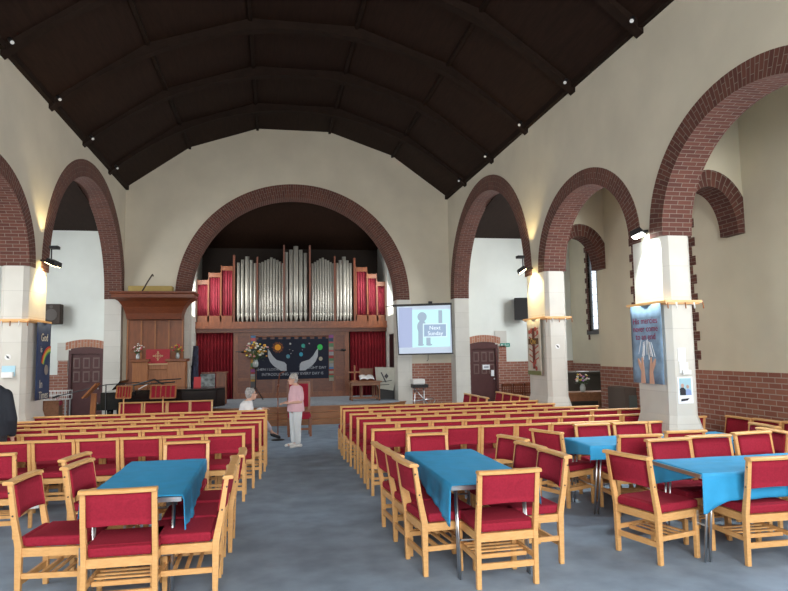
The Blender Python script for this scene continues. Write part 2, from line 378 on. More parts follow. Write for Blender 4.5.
# white quoin area beside doors
b = MB(); b.box(DRx1+.02, DRx1+.26, YW-.03, YW, 1.5, 1.98); b.build('trim_50', brick_wall, kind='structure', keep=True)
b = MB(); b.box(DLx0-.26, DLx0-.02, YW-.03, YW, 1.38, 1.75); b.build('trim_51', brick_wall, kind='structure', keep=True)
b = MB(); b.box(DRx1-.08, DRx1+.28, YW-.028, YW, 1.98, 2.42); b.box(DLx0-.28, DLx0+.05, YW-.028, YW, 1.75, 2.22); struct('trim_52', b, stone)
holed('wall_transept_left', 'x', XTL-.4, XTL, 12.2, YW, 0, 6.6, [(13.5, 16.2, 2.3, 5)], plaster_white)
holed('wall_aisle_left', 'x', XAL-.4, XAL, -6, 12.2, 0, 6.6, [(8.8, 10.4, 1.75, 3.9), (2.8, 5.2, 1.75, 3.9)], plaster_aisle)
holed('wall_transept_left_return', 'y', 11.95, 12.2, XTL-.4, XAL, 0, 6.6, [], plaster_white)
holed('wall_transept_right_return', 'y', 12.0, 12.2, XA+.4, XT+.4, 0, 6.6, [], plaster_aisle)
holed('wall_back', 'y', -6.3, -6, XAL-.4, XA+.4, 0, 9, [(-2.4, 3.6, 1.9, 6.1)], plaster)
# cross arches over the right aisle
def cross_arch(kk, y0, y1, x0, x1, zs):
    cx = (x0+x1)/2-.02; ai, bi, ao, bo = .42, .66, .64, .90
    arch_ring('trim_%d' % kk, 'y', y0, y1, cx, ai, bi, ao, bo, n=24, zs=zs)
    b = MB(); pts = sorted((cx+ao*math.cos(PI*i/20), zs+bo*abs(math.sin(PI*i/20))**.96) for i in range(21))
    pts = [(max(x0, min(x1, x)), z) for x, z in pts]
    for (xa, za), (xb, zb) in zip(pts, pts[1:]):
        if xb-xa < 1e-5: continue
        v = [(x, y, z) for y in (y0+.01, y1-.01) for x, z in ((xa, za), (xb, zb), (xb, 6.0), (xa, 6.0))]
        b.add(v, [(0, 1, 2, 3), (7, 6, 5, 4)])
    struct('trim_%d' % (kk+1), b, plaster_aisle)
cross_arch(53, 7.92, 8.3, XR+TH, XA, 3.45); cross_arch(55, 11.82, 12.2, XR+TH, XA, 3.45)
# aisle and transept ceilings
b = MB(); b.box(XR+TH, XA+.4, -6, 12.2, 5.95, 6.1); struct('ceiling_aisle_right', b, plaster_aisle)
b = MB(); b.box(XAL-.4, XL-TH, -6, 12.2, 5.95, 6.1); struct('ceiling_aisle_left', b, plaster_aisle)
for nm, x0, x1 in (('ceiling_transept_right', XR+TH, XT+.4), ('ceiling_transept_left', XTL-.4, XL-TH)):
    b = MB(); b.prism([(12.2, 6.3), (YW+.1, 5.2), (YW+.1, 5.32), (12.2, 6.42)], x0, x1, 'x'); struct(nm, b, ceil_m)
# toothed brick window surround, sill, leaded panes
def side_window(n, x, y0, y1, z0, z1, surround=True, sgn=1):
    b = MB(); r = random.Random(n); z = z0-.25; i = 0
    if surround:
        while z < z1+.05:
            wv = .17 if i % 2 else .09
            for ya, yb in ((y0-wv, y0), (y1, y1+wv)): b.box(x-.015*sgn, x+.08*sgn, ya, yb, z, z+.145)
            z += .15; i += 1
        struct('trim_%d' % (60+n), b, brick_arch)
    w = MB(); xf = x+.07*sgn; fw = .05
    for ya, yb, za, zb in ((y0, y1, z0, z0+fw), (y0, y1, z1-fw, z1), (y0, y0+fw, z0, z1), (y1-fw, y1, z0, z1)): w.box(xf-.03, xf+.03, ya, yb, za, zb)
    m_ = max(1, round((y1-y0)/.38))
    for i in range(1, m_): yy = y0+(y1-y0)*i/m_; w.box(xf-.012, xf+.012, yy-.012, yy+.012, z0, z1)
    q = round((z1-z0)/.2)
    for i in range(1, q): zz = z0+(z1-z0)*i/q; w.box(xf-.008, xf+.008, y0, y1, zz-.006, zz+.006)
    o = struct('window_%d' % n, w, mat('lead_grey', (.16, .16, .16), .5))
    g = MB(); g.box(xf-.004, xf+.004, y0+.03, y1-.03, z0+.03, z1-.03); g.build('pane', glass_m, o)
    sl = MB(); sl.box(min(x-.06*sgn, xf), max(x-.06*sgn, xf), y0-.05, y1+.05, z0-.1, z0); sl.build('window_sill', mat('slate', (.09, .09, .09), .6), o)
for i, (a, c, z0, z1) in enumerate(WIN_R): side_window(1+i, XA, a, c, z0, z1)
side_window(4, XT, *TW[0]); side_window(5, XTL, 13.5, 16.2, 2.3, 5, False, -1)
side_window(6, XAL, 8.8, 10.4, 1.75, 3.9, True, -1); side_window(7, XAL, 2.8, 5.2, 1.75, 3.9, True, -1)

# nave ceiling: five boarded facets, curved ribs, battens
b = MB()
for (xa, za), (xb, zb) in zip(roofpts, roofpts[1:]):
    v = [(x, y, z+d) for d in (0, .1) for y in (-6, YW+.5) for x, z in ((xa, za), (xb, zb))]
    b.add(v, [(0, 1, 3, 2), (4, 6, 7, 5)])
struct('ceiling', b, ceil_m)
RC = (roofpts[0][0]+roofpts[-1][0])/2
for k, y in enumerate((1.7, 3.8, 5.9, 8.0, 10.09, 12.19, 14.28, 16.45)):
    b = MB(); N = 28; hw = 4.55; rise = 1.93; Rr = (hw*hw+rise*rise)/(2*rise); up = []; lo = []
    for i in range(N+1):
        x = RC-hw+2*hw*i/N; dz = math.sqrt(Rr*Rr-(x-RC)**2)-(Rr-rise)
        dep = .19-.10*abs((x-RC)/hw)**6; up.append((x, roofz(x)+.03)); lo.append((x, 6.38+dz-dep))
    for i in range(N):
        a, c, d, e = lo[i], lo[i+1], up[i+1], up[i]
        vs = [(p[0], yy, p[1]) for yy in (y-.09, y+.09) for p in (a, c, d, e)]
        b.add(vs, [(0, 1, 2, 3), (7, 6, 5, 4), (0, 4, 5, 1), (2, 6, 7, 3)], smooth=False)
    for xx in (RC-hw, RC+hw): b.box(xx-.01 if xx > RC else xx, xx if xx > RC else xx+.01, y-.09, y+.09, 6.30, 6.45)
    struct('trim_%d' % (70+k), b, rib_m)
b = MB()
for (x, z) in roofpts[1:-1]: b.box(x-.035, x+.035, -6, YW, z-.06, z+.02)
struct('trim_80', b, rib_m)
b = MB(); b.box(XL, XL+.08, -6, YW, 6.37, 6.48); b.box(XR-.08, XR, -6, YW, 6.37, 6.48); struct('trim_81', b, rib_m)

# doors in the far walls
def panel_door(n, x0, x1, z1, zb, brk_off):
    fr = MB(); fr.box(x0, x0+.07, YW-.03, YW+.12, 0, zb); fr.box(x1-.07, x1, YW-.03, YW+.12, 0, zb); fr.box(x0, x1, YW-.03, YW+.12, zb, z1)
    o = struct('door_%d' % n, fr, doorwood)
    lf = MB(); lf.box(x0+.07, x1-.07, YW+.03, YW+.08, 0, zb)
    d = lf.build('door_leaf', doorwood, o)
    wd = (x1-x0-.14)/3
    for r in range(2):
        for c in range(3):
            xa = x0+.07+wd*c+.035; za = zb-.06-.36*(r+1)+.03
            p = MB(); p.box(xa, xa+wd-.07, YW+.015, YW+.03, za, za+.29); p.build('door_panel', mat('door_panel_paint', (.16, .10, .09), .45), d, bevel=.008)
            p = MB(); p.box(xa+.035, xa+wd-.105, YW+.008, YW+.016, za+.04, za+.25); p.build('panel_inset', doorwood, d)
    h = MB(); h.sphere((x1-.13, YW, 1.0), .025); h.build('door_handle', steel, d)
    # brick flat arch with slight curve
    a = MB(); nn = 16; cx = (x0+x1)/2; wv = (x1-x0)/2+.08
    for i in range(nn):
        xa, xb = cx-wv+2*wv*i/nn, cx-wv+2*wv*(i+1)/nn
        f = lambda x: .08*(1-((x-cx)/wv)**2)
        vs = [(xa, YW-.03, z1+f(xa)), (xb, YW-.03, z1+f(xb)), (xb, YW-.03, z1+.2+f(xb)), (xa, YW-.03, z1+.2+f(xa))]
        L = (xb-xa)*i; a.add(vs, [(0, 1, 2, 3)], [[(0, L), (0, L+xb-xa), (.2, L+xb-xa), (.2, L)]])
        vs2 = [(xa, YW-.03, z1+f(xa)), (xb, YW-.03, z1+f(xb)), (xb, YW+.02, z1+f(xb)), (xa, YW+.02, z1+f(xa))]
        a.add(vs2, [(3, 2, 1, 0)])
        vs3 = [(x, yy, z) for x, yy, z in ((xa, YW-.03, z1+.2+f(xa)), (xb, YW-.03, z1+.2+f(xb)), (xb, YW, z1+.2+f(xb)), (xa, YW, z1+.2+f(xa)))]
        a.add(vs3, [(0, 1, 2, 3)])
        vs4 = [(xa, YW-.025, z1-.01), (xb, YW-.025, z1-.01), (xb, YW-.025, z1+f(xb)+.001), (xa, YW-.025, z1+f(xa)+.001)]
    struct('trim_%d' % (90+n), a, brick_light)
    tm = MB(); tm.prism([(cx-wv+.08, z1-.02)]+[(cx-wv+.08+(2*wv-.16)*i/10, z1+.08*(1-((-wv+.08+(2*wv-.16)*i/10)/wv)**2)) for i in range(11)]+[(cx+wv-.08, z1-.02)], YW-.02, YW+.02, 'y')
    tm.build('door_head', doorwood, o)
    return o
panel_door(1, DLx0, DLx1, 2.02, 1.92, 0)
panel_door(2, DRx0, DRx1, 2.02, 1.90, 0)
b = MB(); b.box(6.12, 6.34, YW-.002, YW+.028, 1.28, 1.42); pn = b.build('notice', paper, label='white paper notice taped across the right door panels', cat='notice')
b = MB(); b.box(6.16, 6.30, YW-.005, YW-.001, 1.325, 1.375); b.build('printed_block', mat('ink', (.35, .38, .45), .7), pn)
b = MB(); b.box(6.38, 6.47, YW-.002, YW+.028, 1.08, 1.26); b.build('notice', paper, label='small white card fixed by the right door handle', cat='notice')

# ------------------------------------------------------------------ chancel: stage, back panelling, organ
SZ = .45
b = MB()
def stage_front(x):      # bowed front edge
    return 17.5+max(0, abs(x-.74)-1.9)**2*.62
def platform(z0, z1, off):
    b = MB(); n = 30; xa, xb = -2.7-off*.4, 4.15+off*.4
    poly = [(xa+(xb-xa)*i/n, min(YW+.3, stage_front(xa+(xb-xa)*i/n)-off)) for i in range(n+1)]+[(xb, 20.85), (xa, 20.85)]
    return b.prism(poly, z0, z1, 'z')
st_ = thing('stage_platform', (.7, 19, 0), 'carpeted stage with bowed wooden steps below the organ', 'stage')
platform(0, SZ-.05, 0).build('riser', stepwood, st_); platform(SZ-.05, SZ-.018, .04).build('nosing', stepwood, st_)
b = MB(); n = 30; xa, xb = -2.24, 3.56
poly = [(xa+(xb-xa)*i/n, min(YW+.3, stage_front(xa+(xb-xa)*i/n))+.06) for i in range(n+1)]+[(xb, 20.85), (xa, 20.85)]
b.prism(poly, SZ-.018, SZ, 'z').build('stage_carpet', mat('stage_carpet', (.31, .36, .43), .95, noise=.1), st_)
platform(0, .28, .30).build('step', stepwood, st_); platform(0, .13, .60).build('step', stepwood, st_)

# chancel walls and ceiling
def chancel_wall(name, x0, x1, hole, mm):
    return holed(name, 'x', x0, x1, Y2, 22.6, 0, 6.6, hole, mm)
chancel_wall('wall_chancel_left', -2.6, -2.34, [(19.3, 20.5, 3.0, 4.8)], plaster_white)
chancel_wall('wall_chancel_right', 3.68, 3.95, [(19.3, 20.5, 3.0, 4.8)], plaster_white)
holed('wall_chancel_back', 'y', 22.4, 22.6, -2.75, 4.2, 0, 6.6, [], mat('dark_panelling', (.02, .013, .01), .9))  # near-black brown, meant as dark wood panelling
b = MB(); b.prism([(Y2, 6.55), (22.6, 5.4), (22.6, 5.5), (Y2, 6.65)], -2.75, 4.2, 'x'); struct('ceiling_chancel', b, ceil_m)
for n, x in ((8, -2.5), (9, 3.84)):
    w = MB()
    for z in (3.0, 3.6, 4.2, 4.75): w.box(x-.02, x+.02, 19.3, 20.5, z, z+.04)
    for y in (19.3, 19.9, 20.46): w.box(x-.02, x+.02, y, y+.04, 3.0, 4.8)
    o = struct('window_%d' % n, w, white_pl); g = MB(); g.box(x-.004, x+.004, 19.32, 20.48, 3.02, 4.78); g.build('pane', glass_m, o)
b = MB(); b.box(3.63, 3.68, 18.95, 20.0, SZ, 2.4); o = struct('door_3', b, black)  # black slab paints the shade of an open doorway
# panelled wall behind the stage (lower) and organ screen above
YB = 20.85
b = MB(); b.box(-1.2, 2.45, YB, YB+.1, SZ, 2.6); pw = struct('wall_stage_panelling', b, darkwood)
for kk_, (xa, xb, za, zb) in enumerate(((-1.2, 2.45, .45, .62), (-1.2, 2.45, 2.42, 2.6), (-1.2, -1.06, .45, 2.6), (2.3, 2.45, .45, 2.6), (-.72, -.62, .45, 2.6), (1.9, 2.0, .45, 2.6), (.0, .08, .45, 1.1), (1.2, 1.28, .45, 1.1), (-1.2, 2.45, 1.0, 1.1))):
    r = MB(); r.box(xa, xb, YB-.03-.0013*kk_, YB+.0011*kk_+.002, za, zb); r.build('panel_rail', midwood, pw)
def curtain(name, x0, x1, y, z0, z1, m, folds, amp, label=None, parent=None, cat='curtain'):
    b = MB(); nu = folds*8
    def fn(u, v):
        x = x0+(x1-x0)*u; return (x, y+amp*math.sin(u*folds*2*PI+.6*math.sin(u*9))*(.6+.4*v), z0+(z1-z0)*(1-v))
    b.grid(fn, nu, 3)
    return b.build(name, m, parent, label=label, cat=cat if label else None, solid=.008)
curtain('curtain', -2.33, -1.22, YB, SZ+.01, 2.66, curtain_m, 11, .05, 'long crimson curtain left of the stage panelling')
curtain('curtain', 2.5, 3.66, YB, SZ+.01, 2.66, curtain_m, 11, .05, 'long crimson curtain right of the stage panelling')
og = thing('organ_case', (.66, 21.1, 2.6), 'wooden organ case with silver display pipes above the stage', 'organ')
b = MB(); b.box(-2.34, 3.68, 20.62, 22.0, 2.64, 2.72); b.box(-2.34, 3.68, 20.66, 20.78, 2.72, 2.86); b.build('gallery_ledge', midwood, og)
b = MB(); b.box(-2.34, 3.68, 20.73, 20.78, 2.52, 2.64); b.build('valance_board', darkwood, og)
b = MB(); b.box(-1.18, 2.5, 21.35, 21.45, 2.86, 4.3); b.build('back_board', mat('organ_shadow', (.03, .018, .012), .8), og)  # near-black colour stands in for the shade behind the pipes
PS = 1.0
def pipe(x, r, ztop, zb=2.80, body=True):
    b = MB(); y = 20.95; cone = .26
    b.lathe([(r*.18, 0), (r*.55, cone*.5), (r, cone), (r, cone+.05), (r*.96, cone+.055), (r*.96, cone+.1), (r, cone+.105), (r, ztop-zb), (r*.9, ztop-zb), (r*.88, ztop-zb-.05)], (x, y, zb), 14)
    b.build('organ_pipe', pipe_m, og)
def zt(py): return 1.853+(366-py)/642*21.2-.06
groups = [([-1.065, -.935, -.79, -.66, -.54], [.05, .053, .066, .053, .05], [4.76, 4.86, 4.96, 4.85, 4.75]),
          ([-.40+.092*i for i in range(9)], [.040]*9, [4.75, 4.79, 4.84, 4.88, 4.94, 4.9, 4.86, 4.81, 4.76]),
          ([.46+.155*i-.02 for i in range(5)], [.060, .063, .078, .063, .060], [5.12, 5.2, 5.32, 5.2, 5.1]),
          ([1.285+.085*i for i in range(9)], [.038]*9, [4.76, 4.81, 4.86, 4.92, 4.95, 4.9, 4.86, 4.81, 4.77]),
          ([2.09+.105*i+(.0 if i < 2 else .02) for i in range(5)], [.048, .052, .064, .05, .046], [4.78, 4.88, 4.99, 4.87, 4.78])]
for xs, rs, zs in groups:
    for x, r, z in zip(xs, rs, zs): pipe(x, r, z)
b = MB(); b.box(-1.14, 2.6, 20.93, 20.95, 3.10, 3.135); b.build('pipe_rail', black, og)
for x, zt_, w_ in ((-1.20, 5.0, .07), (-.475, 4.95, .05), (.37, 5.35, .05), (1.20, 5.35, .06), (2.01, 5.0, .05), (2.66, 4.95, .07)):
    b = MB(); b.box(x-w_/2, x+w_/2, 20.86, 21.04, 2.86, zt_); b.build('case_post', darkwood, og)
for side in (0, 1):
    cols = [(-2.33, -1.98, 4.05), (-1.98, -1.60, 4.28), (-1.60, -1.22, 4.5)] if not side else [(2.70, 3.08, 4.5), (3.08, 3.40, 4.28), (3.40, 3.68, 4.02)]
    for xa, xb, zz in cols:
        b = MB()
        b.box(xa, xa+.025, 20.86, 20.96, 2.86, zz+.16); b.box(xb-.025, xb, 20.86, 20.96, 2.86, zz+.16); b.box(xa, xb, 20.87, 20.95, zz, zz+.14); b.box(xa, xb, 20.86, 20.96, 2.86, 3.06)
        f = b.build('side_panel', midwood, og)
        curtain('panel_curtain', xa+.025, xb-.025, 20.94, 3.06, zz, pinkcurtain, 4, .02, parent=f)

# ------------------------------------------------------------------ pulpit with canopy, left of the chancel arch
pu = thing('pulpit', (-2.95, 17.9, 0), 'panelled wooden pulpit under a wide coved canopy', 'pulpit')
b = MB(); b.box(-3.80, -2.36, 18.12, 18.28, 0, 2.9); b.build('back_panel', midwood, pu)
for x in (-3.80, -3.45, -3.10, -2.75, -2.40):
    r = MB(); r.box(x, x+.04, 18.09, 18.12, 0, 2.8); r.build('panel_stile', oak, pu)
b = MB(); prof = [(0, 2.80), (.03, 2.95), (.10, 3.12), (.22, 3.26), (.34, 3.32), (.40, 3.34), (.40, 3.43), (.44, 3.46), (.44, 3.50)]
vs = []
for d, z in prof: vs += [(-3.74-d*.75, 18.28, z), (-3.74-d*.75, 17.75-d, z), (-2.38+d*.9, 17.75-d, z), (-2.38+d*.9, 18.28, z)]
m_ = len(prof); fs = [(i*4+j, i*4+j+1, (i+1)*4+j+1, (i+1)*4+j) for i in range(m_-1) for j in range(3)]+[(3, 2, 1, 0), tuple((m_-1)*4+j for j in range(4))]
b.add(vs, fs); b.build('canopy', darkwood, pu)
b = MB(); b.box(-3.35, -2.15, 16.78, 17.0, .1, 1.5); b.build('desk_front', oak, pu)
for xa, xb in ((-3.36, -3.0), (-2.54, -2.12)):
    b = MB(); b.box(xa, xb, 16.68, 17.1, 0, 1.69); b.build('desk_pier', oak, pu, bevel=.01)
    b = MB(); b.box(xa-.05, xb+.05, 16.62, 17.14, 1.69, 1.76); b.build('desk_cap', midwood, pu, bevel=.012)
for i in range(6):
    b = MB(); x = -3.03+.1*i; b.box(x, x+.012, 16.765, 16.785, .15, 1.2); b.build('panel_groove', midwood, pu)
fl = Flat((-2.77, 16.72, 1.62), (1, 0, 0), (0, 0, 1))
b = MB(); b.box(-3.0, -2.54, 16.74, 16.95, 1.5, 1.96); b.build('book_desk', oak, pu, bevel=.01)
b = MB(); fl.rect(b, -.28, .28, 0, .38, 0, .02); pf = b.build('pulpit_fall', mat('red_fall', (.36, .03, .04), .8, noise=.1, nscale=30), label='red pulpit fall with a gold cross emblem', cat='altar cloth')
gold = mat('gold_thread', (.55, .38, .2), .6)
b = MB(); fl.rect(b, -.28, .28, 0, .03, .02, .024); b.build('fringe', gold, pf)
b = MB(); fl.rect(b, -.10, .10, .205, .225, .021, .025); fl.rect(b, -.01, .01, .12, .31, .021, .025)
for x, y in ((-.10, .215), (.10, .215), (0, .12), (0, .31)): fl.disc(b, x, y, .022, .021, .025, 10)
for i in range(20):
    a = 2*PI*i/20; a2 = a+.16
    fl.poly(b, [(.07*math.cos(a), .215+.07*math.sin(a)), (.07*math.cos(a2), .215+.07*math.sin(a2)), (.055*math.cos(a2), .215+.055*math.sin(a2)), (.055*math.cos(a), .215+.055*math.sin(a))], .021, .024)
b.build('cross_emblem', gold, pf)
b = MB(); b.box(-3.72, -2.62, 17.75, 18.1, 3.50, 3.68); b.build('long_box', mat('ochre_card', (.42, .30, .09), .7, noise=.06), label='long ochre box lying on the pulpit canopy', cat='box', bevel=.01)
b = MB(); b.tube([(-3.35, 17.6, 3.50), (-3.22, 17.62, 3.75), (-3.1, 17.68, 3.98)], .018, 6); b.tube([(-3.1, 17.68, 3.98), (-3.08, 17.68, 3.92)], .014, 6); b.build('walking_stick', mat('stick', (.05, .03, .02), .5), label='dark crooked stick leaning on the box over the pulpit', cat='stick')

def flower_vase(name, loc, s, cols, label, n=26, h=.2, vase_h=.16, spread=.17, stand=False):
    r = random.Random(int(loc[0]*100)); t = thing(name, loc, label, 'flowers'); x, y, z = loc
    b = MB(); b.lathe([(.04*s, 0), (.055*s, .03*s), (.06*s, .09*s), (.035*s, vase_h*s), (.045*s, vase_h*s+.01)], (x, y, z), 12); b.build('vase', mat('vase_glass', (.45, .5, .5), .15), t)
    pts = []
    for i in range(n):
        a = r.uniform(0, 2*PI); q = spread*s*math.sqrt(r.random()); pts.append((x+q*math.cos(a), y+q*math.sin(a)*.7, z+vase_h*s+.05*s+r.uniform(.02, h*1.4*s)*(1-.4*q/(spread*s))))
    b = MB()
    for p in pts: b.tube([(x, y, z+vase_h*s*.8), p], .003*s+.001, 4, cap=False)
    for i in range(n*2):
        p = r.choice(pts); a = r.uniform(0, 2*PI); L = .07*s; q = (p[0]+L*math.cos(a), p[1]+L*math.sin(a)*.6, p[2]-.05*s+r.uniform(-.05, .05)*s)
        o = Vector(q); d = Vector((math.cos(a), math.sin(a)*.6, r.uniform(-.3, .5)))*L; w_ = Vector((-math.sin(a), math.cos(a), 0))*.018*s
        b.add([o-d*.5, o+w_, o+d*.5, o-w_], [(0, 1, 2, 3)])
    b.build('foliage', mat('leaf_green', (.05, .12, .03), .6, noise=.3), t)
    for i, p in enumerate(pts):
        b = MB(); b.sphere(p, .026*s*r.uniform(.7, 1.25), (1, 1, .7), 8); b.build('blossom', cols[i % len(cols)], t)
    return t
fw = mat('petal_white', (.8, .78, .72), .7); fr = mat('petal_red', (.5, .03, .05), .7); fy = mat('petal_yellow', (.75, .55, .08), .7); fp = mat('petal_pink', (.75, .35, .38), .7); fo = mat('petal_orange', (.8, .4, .06), .7); fpu = mat('petal_purple', (.45, .2, .55), .7)
flower_vase('flower_vase', (-3.27, 16.88, 1.76), .85, [fr, fw, fw, fp], 'vase of red and white flowers on the left pulpit pier')
flower_vase('flower_vase', (-2.33, 16.88, 1.76), .85, [fr, fy, fr, fy], 'vase of red and yellow flowers on the right pulpit pier')

# ------------------------------------------------------------------ banners behind the stage
YN = 20.72
navy = mat('navy_felt', (.012, .016, .035), .9, noise=.1, nscale=20); lgrey = mat('pale_felt', (.42, .46, .52), .85, noise=.06, nscale=20)
fl = Flat((.64, YN, 1.00), (1, 0, 0), (0, 0, 1))
ban = thing('creation_banner', (.64, YN, 1.08), 'dark navy felt banner with sun, planets and two cupped hands', 'banner')
b = MB(); fl.rect(b, -1.12, 1.13, .04, 1.30, 0, .015); b.build('banner_cloth', navy, ban)
for i in range(9): b = MB(); fl.rect(b, -1.07+i*.25, -.95+i*.25, 1.28, 1.37, .0, .012); b.build('hanging_loop', navy, ban)
b = MB(); b.tube([(-.55, YN+.02, 2.38), (1.85, YN+.02, 2.38)], .014, 8); b.build('hanging_pole', midwood, ban)
hl = [(-.78, 1.0), (-.72, .93), (-.62, .76), (-.50, .64), (-.36, .60), (-.26, .57), (-.20, .50), (-.19, .30), (-.37, .30), (-.45, .36), (-.60, .46), (-.70, .58), (-.77, .74)]
b = MB(); fl.poly(b, hl, .015, .02); b.build('cupped_hand', lgrey, ban); b = MB(); fl.poly(b, [(-x-.02+.04, y) for x, y in hl], .015, .02); b.build('cupped_hand', lgrey, ban)
suny = mat('sun_orange', (.75, .32, .03), .8)
b = MB(); fl.disc(b, -.47, 1.04, .10, .015, .02); b.build('sun', suny, ban)
b = MB()
for i in range(20):
    a = 2*PI*i/20; rr = .15 if i % 2 else .17; fl.poly(b, [(-.47+math.cos(a-.07)*.125, 1.04+math.sin(a-.07)*.125), (-.47+math.cos(a)*(rr+.03), 1.04+math.sin(a)*(rr+.03)), (-.47+math.cos(a+.07)*.125, 1.04+math.sin(a+.07)*.125)], .015, .02)
b.build('sun_rays', mat('ray_orange', (.65, .22, .06), .8), ban)
for x, y, r, c in ((.33, 1.08, .06, (.05, .35, .30)), (.86, 1.03, .085, (.05, .55, .12)), (.26, .81, .06, (.05, .35, .5)), (-.15, .75, .06, (.10, .30, .40)), (.88, .66, .06, (.40, .38, .30)), (-.08, 1.15, .03, (.5, .5, .5)), (.52, 1.15, .022, (.4, .3, .35)), (-.06, .84, .015, (.5, .5, .5)), (-.17, .72, .018, (.5, .5, .5)), (.0, .93, .012, (.5, .5, .5)), (.3, .95, .012, (.4, .4, .5)), (.38, 1.02, .01, (.4, .4, .5)), (-.1, .97, .01, (.5, .5, .4))):
    b = MB(); fl.disc(b, x, y, r, .015, .02, 16, r*1.1); b.build('planet', mat('felt_%d_%d' % (x*100+500, y*100), c, .85), ban)
pale = mat('letter_grey', (.40, .44, .50), .8)
for s, x, y, sz in (('WHEN I LOOK AT', -.72, .35, .115), ('THE NIGHT DAY', .62, .38, .115), ('INTRODUCING THE', -.42, .19, .12), ('OW EVERY DAY IS', .47, .20, .12)):
    text('banner_lettering', s, sz, (.64+x, YN-.017, 1.00+y), (1, 0, 0), (0, 0, 1), pale, ban)
pc = [(.35, .06, .05), (.08, .20, .38), (.30, .28, .22), (.10, .22, .12), (.42, .24, .06), (.25, .08, .22), (.28, .30, .32), (.42, .10, .12), (.05, .07, .13), (.30, .05, .05)]
for j, (x, lab) in enumerate(((-.59, 'narrow patchwork strip hanging left of the navy banner'), (1.86, 'narrow patchwork strip hanging right of the navy banner'))):
    f2 = Flat((x, YN-.01-.02*(j == 0), .95), (1, 0, 0), (0, 0, 1)); t = thing('patchwork_strip', (x, YN, .95), lab, 'wall hanging')
    b = MB(); f2.rect(b, -.075, .075, 0 if j else -.15, 1.48, -.012, 0); b.build('backing', mat('patch_back', (.1, .1, .11), .9), t)
    r = random.Random(j+4); y = 1.47
    while y > .05:
        h = r.uniform(.05, .13); b = MB(); f2.rect(b, -.072, .072, max(0, y-h), y-.006, 0, .004); b.build('patch', mat('patch_%d' % int(y*1000+j*5000), pc[r.randrange(10)], .9), t); y -= h
# wall brackets at the sides of the panelling
for x, z, lab in ((-.98, 1.92, 'black bracket lamp on the panelling left of the flowers'), (2.12, 1.93, 'black bracket lamp on the panelling right of the banner')):
    b = MB(); b.box(x-.15, x+.15, YN+.02, YN+.06, z-.015, z+.015); b.tube([(x+.04, YN-.06, z), (x+.2, YN-.06, z)], .035, 8); b.bar((x+.1, YN+.05, z), (x+.1, YN-.06, z), .02, .02); b.build('bracket_lamp', black, label=lab, cat='lamp')
# flower arrangement on a black stand
t = thing('flower_stand', (-.5, 20.0, SZ), 'tall black tripod flower stand on the stage', 'stand')
b = MB(); b.tube([(-.5, 20.0, SZ+.35), (-.5, 20.0, 1.42)], .014, 8); b.build('pole', black, t)
for a in (0.3, 2.4, 4.5):
    b = MB(); b.tube([(-.5, 20.0, SZ+.4), (-.5+.24*math.cos(a), 20+.24*math.sin(a), SZ+.01)], .012, 6); b.build('leg', black, t)
b = MB(); b.lathe([(.02, 0), (.12, .02), (.12, .04), (.02, .04)], (-.5, 20.0, 1.40), 14); b.build('dish', black, t)
flower_vase('flower_arrangement', (-.5, 20.0, 1.44), 1.5, [fw, fo, fw, fy, fw, fo, fp], 'large loose arrangement of white and orange flowers on the black stand', n=44, h=.26, spread=.26)

# ------------------------------------------------------------------ stage furniture
wood_r = woodmat('reddish_wood', (.27, .11, .05), (.18, .07, .03), (3, 3, 3), .4)
def zs(z): return SZ+z
# communion table with open book
t = thing('communion_table', (2.35, 18.75, SZ), 'low wooden communion table with turned legs on the stage', 'table')
x0, x1, y0, y1 = 2.22, 3.08, 18.5, 19.0
b = MB(); b.box(x0-.04, x1+.04, y0-.04, y1+.04, zs(.52), zs(.56)); b.build('tabletop', wood_r, t, bevel=.008)
b = MB()
for a in (y0, y1-.02): b.box(x0+.02, x1-.02, a, a+.02, zs(.44), zs(.52))
b.build('apron', wood_r, t)
for x in (x0+.03, x1-.03):
    for y in (y0+.03, y1-.03):
        b = MB(); b.lathe([(.028, 0), (.028, .06), (.018, .09), (.026, .22), (.018, .36), (.028, .4), (.028, .52)], (x, y, SZ), 10); b.build('leg', wood_r, t)
b = MB(); b.box(x0+.02, x1-.02, y0+.02, y0+.04, zs(.06), zs(.09)); b.box(x0+.02, x1-.02, y1-.04, y1-.02, zs(.06), zs(.09)); b.build('stretcher', wood_r, t)
b = MB(); b.box(2.34, 2.38, 18.72, 18.76, zs(.56), zs(1.02)); b.box(2.18, 2.54, 18.72, 18.76, zs(.80), zs(.84)); b.box(2.28, 2.44, 18.66, 18.82, zs(.56), zs(.585)); b.build('standing_cross', oak, label='plain wooden cross standing at the left of the communion table', cat='cross')
t = thing('open_book', (2.72, 18.7, zs(.56)), 'open bible on a low stand on the communion table', 'book')
b = MB(); b.bar((2.6, 18.85, zs(.60)), (2.85, 18.85, zs(.60)), .02, .1); b.bar((2.72, 18.62, zs(.565)), (2.72, 18.9, zs(.66)), .4, .012); b.build('book_rest', wood_r, t)
b = MB()
b.grid(lambda u, v: (2.50+.42*u, 18.58+.30*v, zs(.60)+.10*v+.035*abs(math.sin(u*2*PI))**.7), 16, 3); b.build('pages', paper, t, solid=.01)
